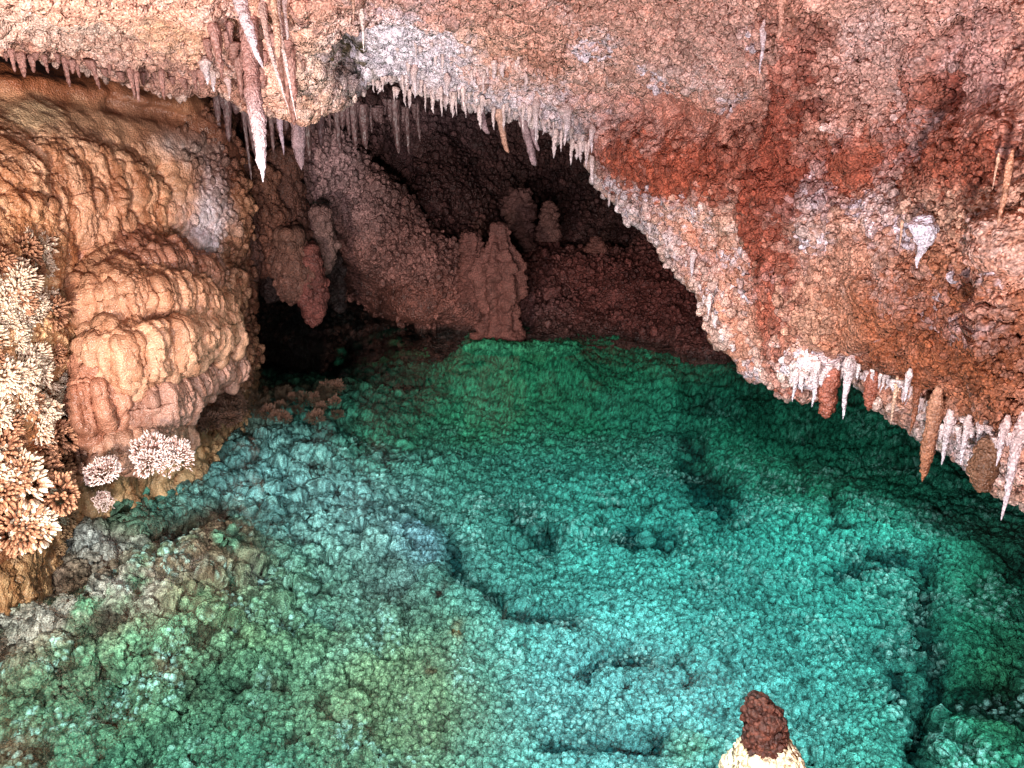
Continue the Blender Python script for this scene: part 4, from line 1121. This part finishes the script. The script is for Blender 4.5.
B_GOLD = [burst('cave_coral', 230, .065, .034, .0075, (150, 98, 66), (244, 224, 200), 500 + k) for k in range(3)]
B_BROWN = [burst('cave_coral', 230, .065, .034, .0075, (112, 66, 46), (196, 144, 112), 510 + k) for k in range(3)]
B_WHITE = [burst('cave_coral', 800, .070, .015, .0032, (160, 110, 98), (242, 224, 218), 520 + k) for k in range(2)]
B_DUSK = [burst('cave_coral', 220, .055, .034, .005, (52, 36, 28), (98, 68, 54), 530 + k) for k in range(2)]


def coral(mesh, pos, nrm, size, label, group=None, flat=1.0):
    o = link('cave_coral', mesh)
    o.location = [float(v) for v in pos]
    q = Vector([float(v) for v in nrm]).to_track_quat('Z', 'Y')
    o.rotation_euler = (q.to_matrix() @ Matrix.Rotation(RNG.uniform(0, 6.28), 3, 'Z')).to_euler()
    o.scale = (size, size, size * flat)
    return tag(o, label, 'cave coral', group)


for k in range(150):
    y = RNG.uniform(225, 560); t = (y - 225) / 335
    x = RNG.uniform(-40, 30 + 30 * math.sin(min(t * 1.3, 1) * math.pi * .6) + 12)
    pos, nr = flow.find(x, y)
    hot = y < 400
    m_ = B_GOLD if (hot and RNG.random() < .75) or RNG.random() < .25 else B_BROWN
    coral(m_[RNG.integers(3)], pos - nr * .03, nr + np.array([.2, -.4, -.1]), RNG.uniform(.35, .95),
          'cream and gold tuft of spiky cave coral on the left edge column' if m_ is B_GOLD else 'brown tuft of spiky cave coral on the left edge column',
          'gold coral tufts of the left column' if m_ is B_GOLD else 'brown coral tufts of the left column')
# big clump at the water on the left
for k in range(22):
    x = RNG.uniform(-40, 62); y = RNG.uniform(445, 540)
    if x > 20 and y > 500 + (62 - x): continue
    P_ = at(x, y, 3.0 + .3 * (x + 40) / 100 + .25 * (1 - (y - 445) / 95))
    coral((B_GOLD + B_BROWN)[RNG.integers(6)], P_, np.array([.25, -.7, .5]), RNG.uniform(.8, 1.2), 'tan spiky cave coral in the big mound at the water on the lower left', 'corals of the lower left mound')
for (x, y, z, s, lab) in [(106, 474, .28, .95, 'small round white coral ball standing in the pool at the left'), (152, 460, .30, 1.15, 'left half of the large pink white coral pair at the pool edge'), (174, 460, .28, 1.0, 'right half of the large pink white coral pair at the pool edge'),
                          (104, 504, .08, .55, 'tiny white coral just under the small round coral ball')]:
    coral(B_WHITE[RNG.integers(2)], on_plane(x, y, z), (0, -.3, 1), s, lab)
for k in range(34):
    t = RNG.random()
    x = 165 + 75 * t + RNG.uniform(-10, 10); y = 434 - 32 * t + RNG.uniform(-14, 12)
    coral(B_DUSK[RNG.integers(2)], on_plane(x, y, RNG.uniform(0, .12)), (.2, -.4, 1), RNG.uniform(.5, 1.), 'dusky brown spiky coral along the foot of the flowstone mound', 'dusky corals at the foot of the flowstone')
for k in range(36):
    x = RNG.uniform(246, 338); y = 384 + .22 * (338 - x) * .5 + RNG.uniform(0, 34)
    coral(B_DUSK[RNG.integers(2)], on_plane(x, y, RNG.uniform(-.12, .0)), (.1, -.2, 1), RNG.uniform(.35, .75), 'brown spiky coral on the low spit in front of the black hole', 'brown corals on the spit', flat=1.2)

# coral knob at the bottom of the picture: brown crown over a foot with lamp glare put into its colour
kn = empty('coral_stalagmite', on_plane(764, 815, -.1), 'brown topped coral knob with a brightly lit cream foot at the bottom edge', 'cave coral')
Yk = 1.55
b0 = at(764, 830, Yk); t0 = at(762, 700, Yk); m0 = at(764, 748, Yk)
kn.location = [float(v) for v in b0]
def crust(name, tri, n, rpx, cols, seed):
    rg = np.random.default_rng(seed)
    ys = np.array([a for a, _, _ in tri]); t = rg.uniform(ys[0], ys[-1], n); an = rg.uniform(0, 2 * math.pi, n)
    wr = np.interp(t, ys, [b for _, b, _ in tri]) * (1 + .22 * vnoise(np.stack([t / 14, np.cos(an) * 1.5 + 3, np.sin(an) * 1.5], 1), seed))
    cxp = np.interp(t, ys, [d for _, _, d in tri])
    o_ = at(cxp, t, np.full(n, Yk)); k_ = Yk / F
    d_ = np.stack([np.cos(an), np.sin(an), 0 * an], 1)
    p1 = o_ + d_ * (wr * k_ * rg.uniform(.8, 1.02, n))[:, None]; p2 = o_ + d_ * (wr * k_ * .5)[:, None]
    rr = np.r_[(rpx[0] + (rpx[1] - rpx[0]) * rg.random(n) ** 1.7) * k_, np.maximum(wr * .40, 3) * k_]
    nn_ = np.vstack([d_, d_]); nn_[:, 2] = .4
    mixc = rg.random(2 * n)[:, None]
    return link(name, knob_mesh(name, np.vstack([p1, p2]) - np.array(kn.location), nn_, rr, lin(cols[0]) * mixc + lin(cols[1]) * (1 - mixc), M_LUMP, seed), kn)


crust('lit_foot', [(744, 20, 764), (752, 33, 767), (768, 40, 768), (800, 52, 768), (850, 66, 766)], 1300, (1.8, 6), ((244, 230, 198), (232, 206, 164)), 41)  # cream colour carries the glare of a near lamp
crust('knob_crown', [(699, 6, 757), (706, 12, 758), (716, 21, 764), (732, 25, 766), (748, 24, 763), (756, 26, 764)], 520, (1.8, 6), ((84, 46, 34), (60, 32, 25)), 43)

# ------------------------------------------------------------------ unseen lamps: the cave's own, then ones added for fill
wd = bpy.data.worlds.new('World'); sc.world = wd; wd.use_nodes = True
bg = wd.node_tree.nodes['Background']; bg.inputs[0].default_value = (.9, .75, .72, 1); bg.inputs[1].default_value = 0.025


def lamp(name, kind, loc, target, power, col, size, spot=None, blend=.6):
    d = bpy.data.lights.new(name, kind); d.energy = power; d.color = col
    if kind in ('POINT', 'SPOT'): d.shadow_soft_size = size
    if kind == 'SPOT': d.spot_size = math.radians(spot); d.spot_blend = blend
    o = bpy.data.objects.new(name, d); COL.objects.link(o); o.location = loc
    v = Vector(target) - Vector(loc); o.rotation_euler = v.to_track_quat('-Z', 'Y').to_euler()
    return o


lamp('unseen_lamp', 'SPOT', (-1.5, 1.0, .9), (-2.6, 4.2, 1.3), 560, (1, .91, .80), .05, 100)
lamp('unseen_lamp', 'SPOT', (.2, .1, 1.0), (1.1, 3.6, 2.5), 310, (1, .90, .89), .05, 135)
lamp('unseen_lamp', 'SPOT', (-.9, .4, 1.2), (-.4, 5, 2.1), 270, (.97, .90, 1.0), .05, 110)
lamp('unseen_lamp', 'SPOT', (2.3, 1.9, .35), (.9, 2.9, -.5), 120, (.76, 1.0, 1.0), .05, 84, 1)  # added: grazes the near floor from the right to bring out relief
lamp('unseen_lamp', 'SPOT', (3.0, 4.1, .6), (1.2, 4.3, -.5), 170, (.8, 1.0, .95), .05, 95, 1)  # added: brightens the far right pool behind the overhang
lamp('unseen_lamp', 'SPOT', (.0, 1.7, 2.3), (.15, 3.0, -.3), 290, (.84, 1.0, 1.0), .05, 98)  # added overhead to light the near and middle floor
lamp('unseen_lamp', 'SPOT', (-2.0, 1.4, .75), (-.9, 2.9, -.4), 135, (.97, 1., .95), .05, 110, 1)  # added low on the left to graze the floor
lamp('unseen_lamp', 'SPOT', (-1.0, 1.9, 2.1), (-.8, 3.4, -.3), 85, (.97, 1., .98), .06, 110)  # added overhead fill for the left floor
lamp('unseen_lamp', 'SPOT', (-.3, 1.0, 1.4), (-.1, 7.5, .9), 230, (1, .84, .80), .10, 60)  # added to brighten the back wall

sc.view_settings.view_transform = 'Standard'; sc.view_settings.look = 'None'
sc.view_settings.exposure = 0; sc.view_settings.gamma = 1
sc.render.engine = 'CYCLES'
sc.cycles.use_denoising = True
sc.cycles.max_bounces = 5; sc.cycles.diffuse_bounces = 3; sc.cycles.glossy_bounces = 2; sc.cycles.transparent_max_bounces = 6
sc.cycles.caustics_reflective = False; sc.cycles.caustics_refractive = False
